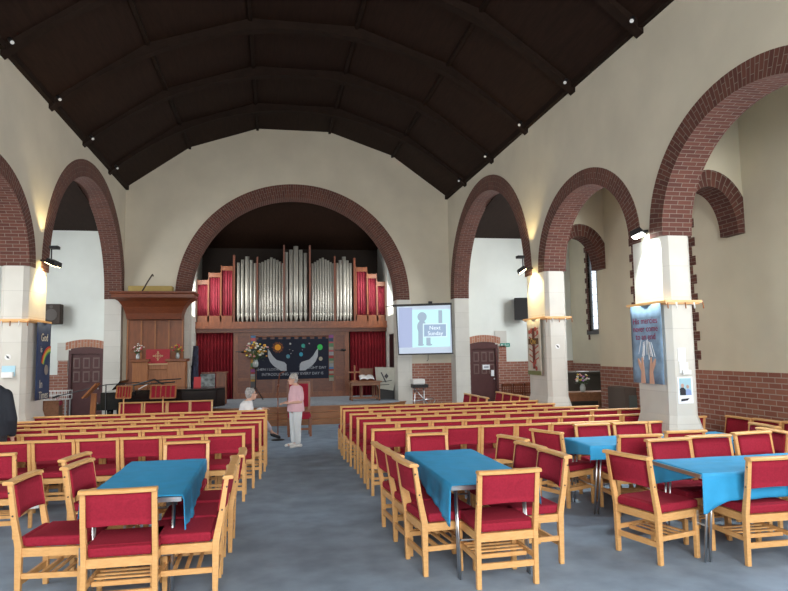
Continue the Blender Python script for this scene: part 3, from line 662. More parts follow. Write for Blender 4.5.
# chair behind with draped dove banner
t = thing('stage_chair', (2.62, 19.5, SZ), 'wooden armchair behind the communion table', 'chair')
b = MB(); b.box(2.62, 3.06, 19.3, 19.72, zs(.40), zs(.46)); b.build('seat', wood_r, t)
for x in (2.65, 3.03):
    for y in (19.33, 19.69):
        b = MB(); b.box(x-.02, x+.02, y-.02, y+.02, SZ, zs(.42 if y < 19.5 else .9)); b.build('leg', wood_r, t)
b = MB(); b.box(2.65, 3.03, 19.68, 19.71, zs(.5), zs(.9)); b.build('backrest', wood_r, t)
t = thing('covered_stand', (3.3, 19.0, SZ), 'music stand draped in a pale cloth with dove emblem beside the communion table', 'stand')
b = MB(); b.box(3.12, 3.56, 18.95, 19.2, SZ, zs(.5)); b.build('stand_box', black, t)
cr = mat('cream_cloth', (.55, .55, .48), .85, noise=.06)
f3 = Flat((3.28, 18.86, zs(.30)), (1, 0, .02), (0, 0, 1)); b = MB(); f3.poly(b, [(-.26, .15), (-.20, .03), (.24, -.05), (.30, .25), (.33, .62), (-.30, .66)], 0, .02); b.build('drape', cr, t)
b = MB(); f3.poly(b, [(-.03, .38), (.04, .46), (.10, .38), (.04, .30)], .021, .025); f3.poly(b, [(-.18, .2), (.2, .24), (.2, .26), (-.18, .22)], .021, .025); f3.poly(b, [(-.14, .5), (-.10, .5), (.04, .2), (.0, .2)], .021, .025); f3.poly(b, [(-.2, .02+.1), (.12, .12), (.12, .14), (-.2, .14)], .021, .025); b.build('emblem', mat('emblem_grey', (.08, .08, .09), .8), t)
# keyboard/music desk stand in front of the brick panel at right
t = thing('keyboard_stand', (3.78, 17.3, 0), 'black folding stand holding a white keyboard box by the brick wall', 'stand')
b = MB(); b.box(3.74, 4.08, 17.1, 17.45, .95, 1.10); b.build('white_case', white_pl, t, bevel=.03)
b = MB()

for q in ([(3.77, 17.2, .88), (4.22, 17.2, .35)], [(3.80, 17.2, .02), (3.80, 17.2, .88)], [(4.08, 17.3, .02), (4.08, 17.3, .88)], [(3.72, 17.2, .5), (4.32, 17.3, .55)], [(3.65, 17.2, .02), (4.25, 17.2, .02)], [(4.08, 17.2, .02), (4.42, 17.4, .5)]): b.tube(q, .015, 6)
b.build('frame', steel, t)
b = MB(); b.box(3.74, 4.17, 17.12, 17.4, .86, .95); b.build('shelf', black, t)
# projector screen
YS = 16.8
scr = thing('projection_screen', (4.0, YS, 1.76), 'hanging projection screen showing a pale blue slide', 'screen')
def slide(x, z): return (x, YS, z)
P0, P1, P2_, P3_ = (3.24, 3.05), (4.76, 3.09), (4.78, 1.78), (3.31, 1.77)
b = MB(); b.add([(x, YS, z) for x, z in (P3_, P2_, P1, P0)], [(0, 1, 2, 3)]); b.add([(x, YS+.012, z) for x, z in (P3_, P2_, P1, P0)], [(3, 2, 1, 0)]); b.build('screen_cloth', mat('screen_lit', (.35, .4, .45), .8, emit=(.40, .47, .58), estr=.62), scr)
b = MB(); b.bar((P0[0]-.08, YS, P0[1]+.02), (P1[0]+.02, YS, P1[1]+.03), .05, .06); b.build('screen_housing', black, scr)
b = MB(); b.bar((P3_[0]-.02, YS-.005, P3_[1]), (P2_[0]+.02, YS-.005, P2_[1]), .03, .035); b.bar((P0[0]+.01, YS-.005, P0[1]), (P3_[0]-.01, YS-.005, P3_[1]), .02, .035); b.bar((P1[0], YS-.005, P1[1]), (P2_[0], YS-.005, P2_[1]), .02, .035); b.build('screen_border', black, scr)
f4 = Flat((4.02, YS-.004, 2.42), (1, 0, .012), (.012, 0, 1)); E = lambda n, c, s: mat(n, (.1, .1, .1), .8, emit=c, estr=s)
def lay(nm, mm, fn, d0): 
    b = MB(); fn(b, d0); b.build(nm, mm, scr)
lay('slide_margin', E('slide_lav', (.42, .50, .76), .62), lambda b, d: f4.rect(b, -.71, -.34, -.46, .60, d, d+.001), 0)
lay('slide_background', E('slide_aqua', (.45, .80, .78), .85), lambda b, d: f4.rect(b, -.34, .70, -.46, .54, d, d+.001), .001)
figm = E('slide_figure', (.36, .48, .62), .62)
def fig(b, d):
    f4.disc(b, -.07, .35, .13, d, d+.001); f4.disc(b, -.08, .08, .13, d, d+.001, 20, .18); f4.poly(b, [(-.16, .1), (-.10, .12), (-.12, -.02), (-.02, -.06), (-.03, -.12), (-.18, -.05)], d, d+.001)
    f4.rect(b, -.18, -.05, -.38, -.02, d, d+.001); f4.rect(b, .04, .16, -.38, -.1, d, d+.001); f4.disc(b, -.11, -.4, .09, d, d+.001, 16, .03); f4.disc(b, .12, -.4, .09, d, d+.001, 16, .03)
lay('slide_figure', figm, fig, .002)
lay('slide_post', figm, lambda b, d: f4.rect(b, .38, .49, .1, .52, d, d+.001), .002)
lay('slide_board_edge', E('slide_white', (.6, .8, .85), .8), lambda b, d: f4.rect(b, -.05, .62, -.21, .17, d, d+.001), .003)
lay('slide_board', E('slide_board', (.32, .46, .66), .62), lambda b, d: f4.rect(b, -.02, .59, -.18, .14, d, d+.001), .004)
wm = E('slide_text', (.8, .9, .95), .85)
text('slide_lettering', 'Next', .15, (4.30, YS-.010, 2.47), (1, 0, .012), (.012, 0, 1), wm, scr, depth=.0005)
text('slide_lettering', 'Sunday', .15, (4.31, YS-.010, 2.32), (1, 0, .012), (.012, 0, 1), wm, scr, depth=.0005)
b = MB(); b.tube([(4.1, YS, 1.75), (4.1, YS, 1.62), (4.06, YS, 1.58)], .008, 6); b.build('pull_cord', black, scr)
b = MB(); b.bar((3.24, YS, 3.09), (3.24, 18.3, 3.15), .02, .02); b.bar((4.7, YS, 3.12), (4.7, 18.3, 3.2), .02, .02); b.build('wall_arm', black, scr)
b = MB(); b.box(4.5, 4.6, 18.2, 18.3, 3.2, 3.3); b.build('sensor', black, label='tiny black sensor on the wall above the projection screen', cat='sensor')

# ------------------------------------------------------------------ piano and music corner
pn = thing('grand_piano', (-2.4, 15.6, 0), 'black grand piano with closed lid behind the rows on the left', 'piano')
prof = [(-3.72, 15.0), (-3.72, 16.3), (-3.1, 16.35), (-2.2, 16.2), (-1.5, 16.0), (-1.12, 15.75), (-1.08, 15.35), (-1.25, 15.05), (-2.0, 14.98), (-3.0, 14.98)]
b = MB(); prof = [(x, y+.22) for x, y in prof]; b.prism(prof, .66, 1.05, 'z').build('case', blackgloss, pn, bevel=.015)
b = MB(); b.prism([(x*1.004 if x > -3.2 else x, y) for x, y in prof if x > -3.4] , 1.055, 1.085, 'z').build('lid', blackgloss, pn)
b = MB(); b.box(-3.92, -3.7, 15.3, 16.45, .66, .80); b.build('keyboard_shelf', blackgloss, pn)
b = MB(); b.bar((-3.55, 16.0, 1.09), (-3.38, 16.0, 1.28), .9, .02); b.build('music_desk', blackgloss, pn)
for x, y in ((-3.55, 15.4), (-3.55, 16.3), (-1.45, 15.72)):
    b = MB(); b.lathe([(.03, 0), (.04, .05), (.05, .3), (.07, .6), (.07, .66)], (x, y, 0), 12); b.build('leg', blackgloss, pn)
b = MB(); b.box(-3.6, -3.3, 15.85, 16.15, .1, .16); b.bar((-3.45, 16.0, .16), (-3.45, 16.0, .66), .05, .2); b.build('pedal_lyre', blackgloss, pn)
def music_stand(x, y, h, w_, hh, mm, label, slats=True, tilt=.35, panel=None):
    t = thing('music_stand', (x, y, 0), label, 'music stand')
    b = MB(); b.tube([(x, y, .02), (x, y, h)], .014, 8); b.build('pole', beech if mm is oak else mm, t)
    b = MB(); b.box(x-.2, x+.2, y-.02, y+.02, 0, .03); b.box(x-.02, x+.02, y-.2, y+.2, 0, .03); b.build('base', mm, t)
    b = MB(); up = Vector((0, math.sin(tilt), math.cos(tilt)))
    def Q(a, c): return Vector((x+a, y-.03, h-.03))+up*c
    b.bar(Q(-w_/2, 0), Q(w_/2, 0), .03, .025); b.bar(Q(-w_/2, hh), Q(w_/2, hh), .03, .025); b.bar(Q(-w_/2, 0), Q(-w_/2, hh), .03, .025); b.bar(Q(w_/2, 0), Q(w_/2, hh), .03, .025)
    n = 5
    for i in range(1, n): a = -w_/2+w_*i/n; b.bar(Q(a, 0), Q(a, hh), .02, .02)
    b.build('desk', mm, t)
    if panel:
        b = MB(); b.bar(Q(0, 0)+Vector((0, .02, 0)), Q(0, hh)+Vector((0, .02, 0)), .012, w_, up=(1, 0, 0)); b.build('desk_panel', panel, t)
music_stand(-2.92, 13.75, 1.04, .27, .25, oak, 'slatted wooden music stand nearer the left wall', panel=redcloth)
music_stand(-2.17, 13.75, 1.02, .48, .27, oak, 'wide slatted wooden music stand before the piano', panel=redcloth)
b = MB(); f5 = Flat((-1.72, 15.7, 1.085), (1, 0, 0), (0, .2, 1)); f5.rect(b, -.08, .08, 0, .25, 0, .02); b.build('red_folder', mat('red_folder', (.5, .03, .04), .6), label='bright red folder upright at the piano edge', cat='folder')
b = MB(); b.bar((-3.0, 15.6, 1.09), (-2.75, 15.65, 1.22), .3, .005); b.build('sheet_music', paper, label='white sheet music lying on the piano lid', cat='paper')
b = MB(); b.tube([(-4.6, 15.2, 1.0), (-3.6, 15.2, 1.22), (-2.9, 15.2, 1.26)], .01, 6); b.tube([(-3.6, 15.2, .0), (-3.6, 15.2, 1.22)], .012, 6); b.tube([(-4.68, 15.2, .97), (-4.55, 15.2, 1.01)], .02, 8); b.tube([(-3.85, 15.1, .01), (-3.35, 15.3, .01)], .014, 6); b.tube([(-3.6, 14.95, .01), (-3.6, 15.45, .01)], .014, 6); b.build('microphone_stand', black, label='black boom microphone stand over the left end of the piano', cat='microphone stand')
b = MB(); b.tube([(-2.55, 15.0, 1.30), (-2.0, 15.1, 1.32)], .012, 6); b.tube([(-3.0, 15.1, 1.20), (-2.55, 15.0, 1.32), (-2.2, 14.9, 1.12)], .02, 6); b.tube([(-3.0, 15.1, .98), (-3.0, 15.1, 1.2)], .012, 6); b.tube([(-3.25, 15.0, 1.2), (-2.1, 14.9, 1.26)], .014, 6); b.build('microphone_stand', black, label='tangle of black microphone booms above the piano lid', cat='microphone stand')
# wooden lectern at the left
t = thing('lectern', (-3.6, 14.0, 0), 'plain wooden lectern near the left door', 'lectern')
b = MB(); b.bar((-3.6, 14.05, 0), (-3.55, 14.05, 1.1), .10, .05); b.build('post', oak, t); b = MB(); b.box(-3.8, -3.4, 13.9, 14.2, 0, .04); b.build('base', oak, t)
b = MB(); b.bar((-3.72, 14.0, 1.02), (-3.47, 14.0, 1.30), .36, .03, up=(0, 0, 1)); b.build('desk', oak, t)
# flag and chairs behind the piano
t = thing('flag', (-2.12, 17.6, SZ), 'furled dark blue flag on a pole beside the crimson curtain', 'flag')
b = MB(); b.tube([(-2.15, 18.9, SZ), (-2.10, 18.9, 2.25)], .015, 6); b.build('pole', oak, t)
b = MB()
def flg(u, v):
    a = u*2*PI; r_ = .06+.05*v+.02*math.sin(a*3); return (-2.12-.04*v+r_*math.cos(a), 18.9+r_*math.sin(a), 2.1-1.2*v)
b.grid(flg, 24, 8); b.build('flag_cloth', mat('flag_cloth', (.03, .035, .07), .8, noise=.9, nscale=7), t)
t = thing('carved_chair', (-1.75, 18.9, SZ), 'dark wooden chair with a pale patterned cover beside the flag', 'chair')
b = MB(); b.box(-2.0, -1.6, 18.7, 19.1, zs(.4), zs(.46)); b.build('seat', darkwood, t); b = MB(); b.box(-1.98, -1.62, 19.06, 19.1, zs(.46), zs(.9)); b.build('backrest', darkwood, t)
for x in (-1.97, -1.63):
    for y in (18.73, 19.07): b = MB(); b.box(x-.02, x+.02, y-.02, y+.02, SZ, zs(.4)); b.build('leg', darkwood, t)
b = MB(); b.box(-2.0, -1.6, 19.03, 19.06, zs(.35), zs(.85)); b.build('patterned_cover', mat('marble_cloth', (.35, .40, .42), .8, noise=.7, nscale=9), t)
b = MB(); b.box(-1.56, -1.28, 18.9, 19.2, SZ, 1.32); b.box(-1.6, -1.24, 18.86, 19.24, 1.32, 1.36); b.build('wooden_cabinet', midwood, label='small wooden cabinet on the stage beside the curtain', cat='cabinet', bevel=.006)
t = thing('black_console', (-2.3, 18.0, SZ), 'black equipment console at the left end of the stage', 'console')
b = MB(); b.box(-2.32, -2.12, 18.9, 19.15, SZ, 1.15); b.build('body', black, t, bevel=.01); b = MB(); b.tube([(-2.25, 19.0, 1.15), (-2.27, 18.95, 1.5)], .012, 6); b.sphere((-2.27, 18.95, 1.52), .04); b.build('microphone', black, t)
# tall chair behind standing woman
t = thing('high_backed_chair', (.55, 14.9, 0), 'tall wooden chair with red back behind the standing woman', 'chair')
for x in (.36, .84):
    b = MB(); b.bar((x, 15.05, 0), (x, 15.12, 1.19), .05, .05); b.build('leg', midwood, t); b = MB(); b.bar((x, 14.62, 0), (x, 14.62, .42), .05, .05); b.build('leg', midwood, t)
b = MB(); b.box(.35, .85, 14.6, 15.08, .38, .5); b.build('seat', redcloth, t, bevel=.02); b = MB(); b.box(.385, .815, 15.05, 15.11, .62, 1.15); b.build('backrest', redcloth, t, bevel=.01)
for q in ((.34, .86, 15.06, 15.12, 1.14, 1.20), (.35, .85, 15.05, 15.09, .5, .56), (.35, .85, 14.62, 14.64, .14, .19)): b = MB(); b.box(*q); b.build('cross_rail', midwood, t)
t = thing('microphone_stand', (.12, 14.2, 0), 'thin microphone stand beside the standing woman', 'microphone stand')
b = MB(); b.tube([(.12, 14.2, .03), (.12, 14.2, 1.15)], .012, 6); b.build('pole', darkwood, t)
b = MB(); b.lathe([(.14, 0), (.14, .015), (.02, .035)], (.12, 14.2, 0), 16); b.build('base', black, t)
b = MB(); b.tube([(.12, 14.2, 1.15), (.16, 14.15, 1.42), (.26, 14.1, 1.46)], .012, 6); b.sphere((.13, 14.18, 1.16), .035); b.build('gooseneck', darkwood, t)

# ------------------------------------------------------------------ things on walls and piers
b = MB(); b.box(7.08, 7.48, 17.9, 18.2, 2.73, 3.38, rz=-.35); t = b.build('loudspeaker', black, label='black loudspeaker high on the white wall right of the door', cat='loudspeaker', bevel=.015)
t = thing('loudspeaker', (-5.62, 18.1, 2.7), 'brown-black loudspeaker on the white wall over the left brick', 'loudspeaker')
b = MB(); b.box(-5.86, -5.40, 17.95, 18.2, 2.70, 3.22); b.build('cabinet', mat('speaker_brown', (.045, .03, .022), .7), t, bevel=.02)
b = MB(); f6 = Flat((-5.63, 17.95, 2.96), (1, 0, 0), (0, 0, 1)); f6.disc(b, 0, -.02, .15, 0, .01, 24); f6.disc(b, 0, .19, .04, 0, .01); b.build('speaker_cone', mat('cone', (.07, .055, .045), .5), t)
b = MB(); b.box(-5.65, -5.6, 18.2, 18.3, 2.9, 3.0); b.build('bracket', black, t)
t = thing('exit_sign', (6.93, YW-.02, 1.98), 'small green exit sign beside the right door', 'sign')
b = MB(); b.box(6.66, 6.98, YW-.03, YW, 1.94, 2.05); b.build('sign_board', mat('exit_green', (.02, .30, .22), .5), t)
text('sign_lettering', 'Exit', .09, (6.88, YW-.032, 1.995), (1, 0, 0), (0, 0, 1), white_pl, t)
b = MB(); f = Flat((6.74, YW-.031, 1.995), (1, 0, 0), (0, 0, 1)); f.poly(b, [(-.05, 0), (-.01, .035), (-.01, .012), (.03, .012), (.03, -.012), (-.01, -.012), (-.01, -.035)], 0, .002); b.build('arrow', white_pl, t)
def shelf_ledge(x0, x1, y0, y1, nave_x, label, full):
    t = thing('pier_rail', ((x0+x1)/2, (y0+y1)/2, 2.44), label, 'rail')
    b = MB(); g = .065
    b.box(x0-g, x1+g, y0-g, y0-g+.09, 2.44, 2.475); b.box(x0-g, x1+g, y1+g-.09, y1+g, 2.44, 2.475)
    b.box(x0-g, x0-g+.09, y0-g+.09, y1+g-.09, 2.44, 2.475); b.box(x1+g-.09, x1+g, y0-g+.09, y1+g-.09, 2.44, 2.475); b.build('board', beech, t)
    b = MB(); b.box(x0-.04, x1+.04, y0-.04, y1+.04, 2.42, 2.46); b.build('collar', beech, t)
    for i in range(5):
        x = x0-.05+(x1-x0+.1)*i/4; b = MB(); b.tube([(x, y0-.09, 2.44), (x, y0-.10, 2.36)], .009, 6); b.build('peg', white_pl if i % 2 else oak, t)
shelf_ledge(*P3, XR, 'wooden rail round the nearest right stone pier', 1)
shelf_ledge(*P2, XR, 'wooden rail round the right pier with the cross banner', 1)
shelf_ledge(*PL, XL, 'wooden rail round the left stone pier', 1)
# banner on pier 3 (faces the nave)
def side_banner(x, yc, hw, z0, z1, n, mm, name, label):
    """hangs on a nave-facing pier side; n = +1 normal +X, -1 normal -X"""
    u = (0, 1, 0) if n > 0 else (0, -1, 0)
    fl = Flat((x, yc, z0), u, (0, 0, 1)); t = thing(name, (x, yc, z0), label, 'banner')
    b = MB(); b.grid(lambda a, c: fl.P(-hw+2*hw*a, (z1-z0)*c, .006*math.sin(a*9)+.03), 12, 6); b.build('banner_cloth', mm, t, solid=.008)
    return t, fl
t, f = side_banner(XR-.03, 8.12, .37, 1.36, 2.44, -1, mat('sky_blue_cloth', (.22, .33, .46), .85, noise=.25, nscale=7), 'mercies_banner', 'pale blue banner with raised hands hanging on the nearest right pier')
mar = mat('maroon_letters', (.25, .02, .08), .8)
for s, z in (('His mercies', .86), ('never come', .75), ('to an end', .64)):
    text('banner_lettering', s, .125, f.P(0, z, .045), f.u, f.v, mar, t)
skinb = mat('felt_skin', (.62, .36, .26), .8)
for sx in (-1, 1):
    b = MB(); f.poly(b, [(sx*.05, .0), (sx*.16, .0), (sx*.14, .16), (sx*.20, .26), (sx*.22, .34), (sx*.19, .34), (sx*.13, .26), (sx*.12, .36), (sx*.09, .36), (sx*.07, .22), (sx*.06, .15)], .04, .046); b.build('raised_hand', skinb, t)
b = MB(); r = random.Random(3)
for i in range(14): x = -.2+.4*r.random(); z = .32+.1*r.random(); f.poly(b, [(x, z), (x+.01, z), (x*.6+.01, z+.2), (x*.6, z+.2)], .04, .043)
b.build('white_streaks', paper, t)
t, f = side_banner(XR-.03, 12.02, .33, 1.35, 2.44, -1, mat('linen_cloth', (.55, .50, .42), .85, noise=.15, nscale=7), 'cross_banner', 'off white banner with a brown cross on the second right pier')
b = MB(); f.rect(b, -.06, .05, .12, .92, .04, .046); b.build('cross_upright', mat('cross_brown', (.13, .03, .02), .8), t)
b = MB(); f.rect(b, -.24, .24, .60, .72, .046, .052); b.build('cross_bar', mat('bar_brown', (.10, .05, .02), .8), t)
text('banner_lettering', 'One', .15, f.P(0, .655, .053), f.u, f.v, mat('letter_gold', (.6, .35, .06), .7), t)
b = MB(); r = random.Random(5)
for i in range(12):
    z = .2+.7*i/12; sg = 1 if i % 2 else -1; f.poly(b, [(0, z), (0, z+.018), (sg*.22, z+.08+.02*r.random()), (sg*.23, z+.07)], .04, .044)
for x, z in ((-.02, .2), (.1, .13), (.05, .25), (-.2, .85), (.2, .83), (.1, .9), (-.1, .88)): f.disc(b, x, z, .045, .04, .047, 10)
b.build('red_leaves', mat('leaf_red', (.40, .08, .06), .8), t)
b = MB(); f.rect(b, -.32, .32, .0, .08, .04, .046); b.build('green_hem', mat('hem_green', (.18, .2, .08), .8), t)
t, f = side_banner(XL+.03, 12.05, .33, 1.13, 2.44, 1, mat('navy_cloth', (.03, .05, .12), .85, noise=.15, nscale=7), 'rainbow_banner', 'dark blue banner with a rainbow on the left stone pier')
for i, c in enumerate(((.5, .04, .04), (.6, .3, .04), (.5, .5, .08), (.06, .3, .1))):
    b = MB(); r0 = .46-.035*i; r1 = r0-.035; a = [PI*.48+PI*.42*k/12 for k in range(13)]
    f.poly(b, [(.30+r0*math.cos(q), .50+r0*.9*math.sin(q)) for q in a]+[(.30+r1*math.cos(q), .50+r1*.9*math.sin(q)) for q in reversed(a)], .042, .046); b.build('rainbow_band', mat('rb%d' % i, c, .8), t)
b = MB(); f.disc(b, .12, .50, .09, .042, .048, 14); b.build('earth', mat('felt_earth', (.25, .22, .2), .8), t)
for s, x, z, q in (('God', -.02, 1.05, .19), ('is', -.16, .85, .15), ('In', -.14, .26, .2), ('Times', .0, .07, .18)):
    text('banner_lettering', s, q, f.P(x, z, .05), f.u, f.v, mat('letter_cream', (.6, .58, .5), .8), t)
# notices on the near pier (camera-facing side)
def notice(x0, x1, y, z0, z1, m, label, name='notice', cat='notice'):
    b = MB(); b.box(x0, x1, y-.008, y, z0, z1); return b.build(name, m, label=label, cat=cat)
yn = P3[2]-.001
notice(5.28, 5.39, yn, 1.66, 1.84, paper, 'white card at the top of the nearest right pier')
t = thing('leaflet_holder', (5.36, yn, 1.50), 'white leaflet holder under the card on the nearest right pier', 'leaflet holder')
b = MB(); b.box(5.29, 5.42, yn-.01, yn, 1.51, 1.65); b.build('back_plate', white_pl, t); b = MB(); b.box(5.32, 5.44, yn-.04, yn-.01, 1.49, 1.55); b.build('pocket', white_pl, t)
po = thing('poster', (5.36, yn, 1.10), 'poster with two portrait figures on the nearest right pier', 'poster')
b = MB(); b.box(5.25, 5.47, yn-.008, yn, 1.11, 1.46); b.build('sheet', paper, po)
f = Flat((5.36, yn-.009, 1.12), (1, 0, 0), (0, 0, 1))
def pl(nm, m, fn, d=0):
    b = MB(); fn(b); b.build(nm, m, po)
pl('picture_background', mat('pic_blue', (.35, .55, .62), .6), lambda b: f.rect(b, -.085, .085, .1, .32))
pl('figure_shirt', mat('pic_black', (.02, .02, .03), .6), lambda b: (f.poly(b, [(-.085, .1), (-.0, .1), (-.0, .17), (-.03, .2), (-.065, .2), (-.085, .18)], .004, .006), f.poly(b, [(-.075, .02), (.02, .03), (.05, .06), (-.07, .05)], .004, .006)))
pl('figure_face', mat('pic_skin', (.5, .32, .25), .6), lambda b: (f.disc(b, -.045, .225, .022, .004, .007, 12, .028), f.disc(b, .03, .21, .02, .004, .007, 12, .025)))
pl('second_figure', mat('pic_blueshirt', (.25, .35, .6), .6), lambda b: f.poly(b, [(.0, .1), (.085, .1), (.075, .16), (.03, .185), (.0, .16)], .004, .006))
def round_sign(c, n, label):
    t = thing('prohibition_sign', c, label, 'sign'); f = Flat(c, (1, 0, 0), (0, 0, 1))
    b = MB(); f.disc(b, 0, 0, .048, 0, .003, 20); b.build('disc', white_pl, t)
    b = MB(); pts_ = [(-.018, .012), (.0, .02), (.018, .004), (.02, -.012), (.004, -.02), (-.014, -.008)]; f.poly(b, pts_, .003, .005); f.poly(b, [(-.03, .022), (-.022, .03), (.03, -.022), (.022, -.03)], .005, .007); b.build('symbol', black, t)
round_sign((5.36, P2[2]-.002, 1.90), 1, 'small round sign on the second right pier'); round_sign((-4.20, PL[2]-.002, 1.86), 1, 'small round sign on the left stone pier')
t = thing('leaflet_holder', (-4.17, PL[2]-.002, 1.5), 'pale blue leaflet holder on the left stone pier', 'leaflet holder')
b = MB(); b.box(-4.28, -4.08, PL[2]-.012, PL[2]-.002, 1.55, 1.72); b.build('back_plate', mat('pale_blue', (.4, .62, .72), .5), t); b = MB(); b.box(-4.27, -4.10, PL[2]-.06, PL[2]-.012, 1.53, 1.62); b.build('pocket', white_pl, t)

# ------------------------------------------------------------------ lamps
def floodlight(loc, aim, col, power, label, up=0):
    t = thing('floodlight', loc, label, 'floodlight'); L = Vector(loc); A = (Vector(aim)-L).normalized()
    sgn = 1 if L.x > 0 else -1; wallx = XR if sgn > 0 else XL
    b = MB(); b.bar((wallx, L.y, L.z+.02), L, .03, .03); b.build('bracket', black, t)
    b = MB(); b.bar(L-A*.02, L+A*.06, .24, .15, w2=.28, h2=.18); b.build('lamp_housing', black, t)
    b = MB(); b.bar(L+A*.061, L+A*.066, .25, .15); b.build('lamp_glass', mat('lamp_glow_%d' % int(power), (.9, .9, .9), .4, emit=col, estr=14), t)
    l = bpy.data.lights.new('bulb', 'SPOT'); l.energy = power; l.color = col; l.spot_size = 1.9; l.spot_blend = .5; l.shadow_soft_size = .05
    o = bpy.data.objects.new('bulb', l); COL.objects.link(o); o.parent = t; o.location = A*.09; o.rotation_euler = A.to_track_quat('-Z', 'Y').to_euler()
    if up:
        b = MB(); b.box(L.x-.07, L.x+.07, L.y-.07, L.y+.07, L.z+.22, L.z+.27); b.bar((L.x+sgn*.05, L.y, L.z), (L.x+sgn*.05, L.y, L.z+.24), .02, .02); b.build('uplight', black, t)
        l = bpy.data.lights.new('bulb', 'SPOT'); l.energy = up; l.color = (1, .78, .38); l.spot_size = 1.5; l.spot_blend = .6; l.shadow_soft_size = .04
        o = bpy.data.objects.new('bulb', l); COL.objects.link(o); o.parent = t; o.location = (0, 0, .29); o.rotation_euler = (PI, 0, 0)
floodlight((4.99, 8.05, 3.46), (5.14, 7.92, 2.9), (.90, 1, .97), 130, 'bright white floodlight on the nearest right pier')
floodlight((4.90, 12.1, 3.46), (5.19, 12.0, 3.0), (1, .80, .40), 60, 'warm twin floodlight on the second right pier', 32)
floodlight((-3.72, 11.95, 3.5), (-3.96, 12.0, 3.0), (1, .76, .36), 60, 'warm twin floodlight on the left stone pier', 32)
def eave_spot(x, y, label):
    t = thing('ceiling_spotlight', (x, y, 6.32), label, 'spotlight', 'small spotlights at the foot of the ceiling ribs')
    s = -1 if x > 0 else 1; b = MB(); b.tube([(x, y, 6.40), (x+s*.06, y-.07, 6.32)], .032, 12); b.build('housing', black, t)
    b = MB(); b.tube([(x+s*.06, y-.07, 6.32), (x+s*.063, y-.074, 6.316)], .027, 12); b.build('lens', mat('lens', (.7, .7, .68), .3), t)
for i, y in enumerate((7.75, 9.8, 11.85, 13.95, 16.1)): eave_spot(4.9, y+.0, 'small round spotlight, number %s from the front along the right eave' % ('five', 'four', 'three', 'two', 'one')[i])
for i, y in enumerate((9.7, 11.8, 13.9, 16.05)): eave_spot(-3.7, y, 'small round spotlight, number %s from the front along the left eave' % ('four', 'three', 'two', 'one')[i])

# ------------------------------------------------------------------ right transept furniture
chest = mat('chest_brown', (.06, .05, .04), .7)
t = thing('storage_chest', (7.8, 15.5, 0), 'large dark brown chest in the right transept', 'chest')
b = MB(); b.box(7.3, 8.9, 15.2, 16.0, 0, 1.2); b.build('body', chest, t, bevel=.01); b = MB(); b.box(7.26, 8.94, 15.16, 16.04, 1.2, 1.26); b.build('lid', chest, t)
b = MB(); b.box(7.7, 7.95, 15.3, 15.5, 1.265, 1.275); b.build('papers', paper, label='loose papers on the dark brown chest', cat='papers')
t = thing('side_table', (6.9, 14.0, 0), 'reddish wooden table holding a flower pot in the right transept', 'table')
b = MB(); b.box(6.25, 7.65, 13.7, 14.2, .80, .86); b.build('tabletop', wood_r, t)
for x in (6.3, 7.6):
    for y in (13.75, 14.15): b = MB(); b.box(x-.03, x+.03, y-.03, y+.03, 0, .8); b.build('leg', wood_r, t)
b = MB(); b.box(6.3, 7.6, 13.74, 13.76, .66, .8); b.build('apron', wood_r, t)
flower_vase('flower_pot', (7.05, 13.9, .86), 1.1, [fw, fy, fpu, fp, fw], 'pot of white and purple flowers on the transept table', n=20, h=.14)
t = thing('wall_heater', (6.6, 11.2, 0), 'grey green heater cabinet by the right aisle brickwork', 'heater')
b = MB(); b.box(6.35, 6.73, 10.9, 11.5, 0, 1.12); b.build('body', mat('heater_brown', (.10, .075, .06), .7), t); b = MB(); b.box(6.43, 6.70, 10.885, 10.9, .2, .98); b.build('door_panel', mat('heater_green', (.10, .12, .11), .5), t)
for i, x in enumerate((6.78, 7.13, 7.48)):
    t = thing('spindle_chair', (x, 18.0, 0), ('left', 'middle', 'right')[i]+' one of the three dark chairs against the far brick wall', 'chair')
    b = MB(); b.box(x-.16, x+.16, 17.8, 18.15, .42, .46); b.build('seat', darkwood, t)
    for dx in (-.14, .14): b = MB(); b.box(x+dx-.015, x+dx+.015, 18.1, 18.14, 0, .85); b.build('leg', darkwood, t); b = MB(); b.box(x+dx-.015, x+dx+.015, 17.82, 17.86, 0, .42); b.build('leg', darkwood, t)
    b = MB(); b.box(x-.155, x+.155, 18.1, 18.13, .78, .86); b.box(x-.155, x+.155, 18.1, 18.13, .55, .60)
    for dx in (-.07, 0, .07): b.box(x+dx-.01, x+dx+.01, 18.105, 18.125, .6, .78)
    b.build('backrest', darkwood, t)
# wire trolley of flower things at the left brick wall
t = thing('wire_basket_trolley', (-4.9, 16.5, 0), 'white wire basket on a wooden stand by the left door', 'trolley')
b = MB(); X0, X1, Y0, Y1 = -5.28, -4.72, 16.3, 16.7
for z in (.85, .95, 1.05): b.tube([(X0, Y0, z), (X1, Y0, z), (X1, Y1, z), (X0, Y1, z), (X0, Y0, z)], .008, 5)
for i in range(8): x = X0+(X1-X0)*i/7; b.tube([(x, Y0, .85), (x, Y0-.02, 1.06)], .006, 5); b.tube([(x, Y1, .85), (x, Y1+.02, 1.06)], .006, 5)
b.build('basket', white_pl, t)
b = MB(); b.box(-5.25, -4.9, 16.35, 16.65, .45, .84); b.build('wooden_panel', wood_r, t)
for x in (X0+.03, X1-.03):
    for y in (Y0+.03, Y1-.03): b = MB(); b.box(x-.012, x+.012, y-.012, y+.012, 0, .86); b.build('leg', steel, t)
b = MB(); b.sphere((-4.95, 16.45, .78), .10, (1.1, .8, .9)); b.build('red_bag', mat('red_bag', (.4, .05, .08), .7), t)

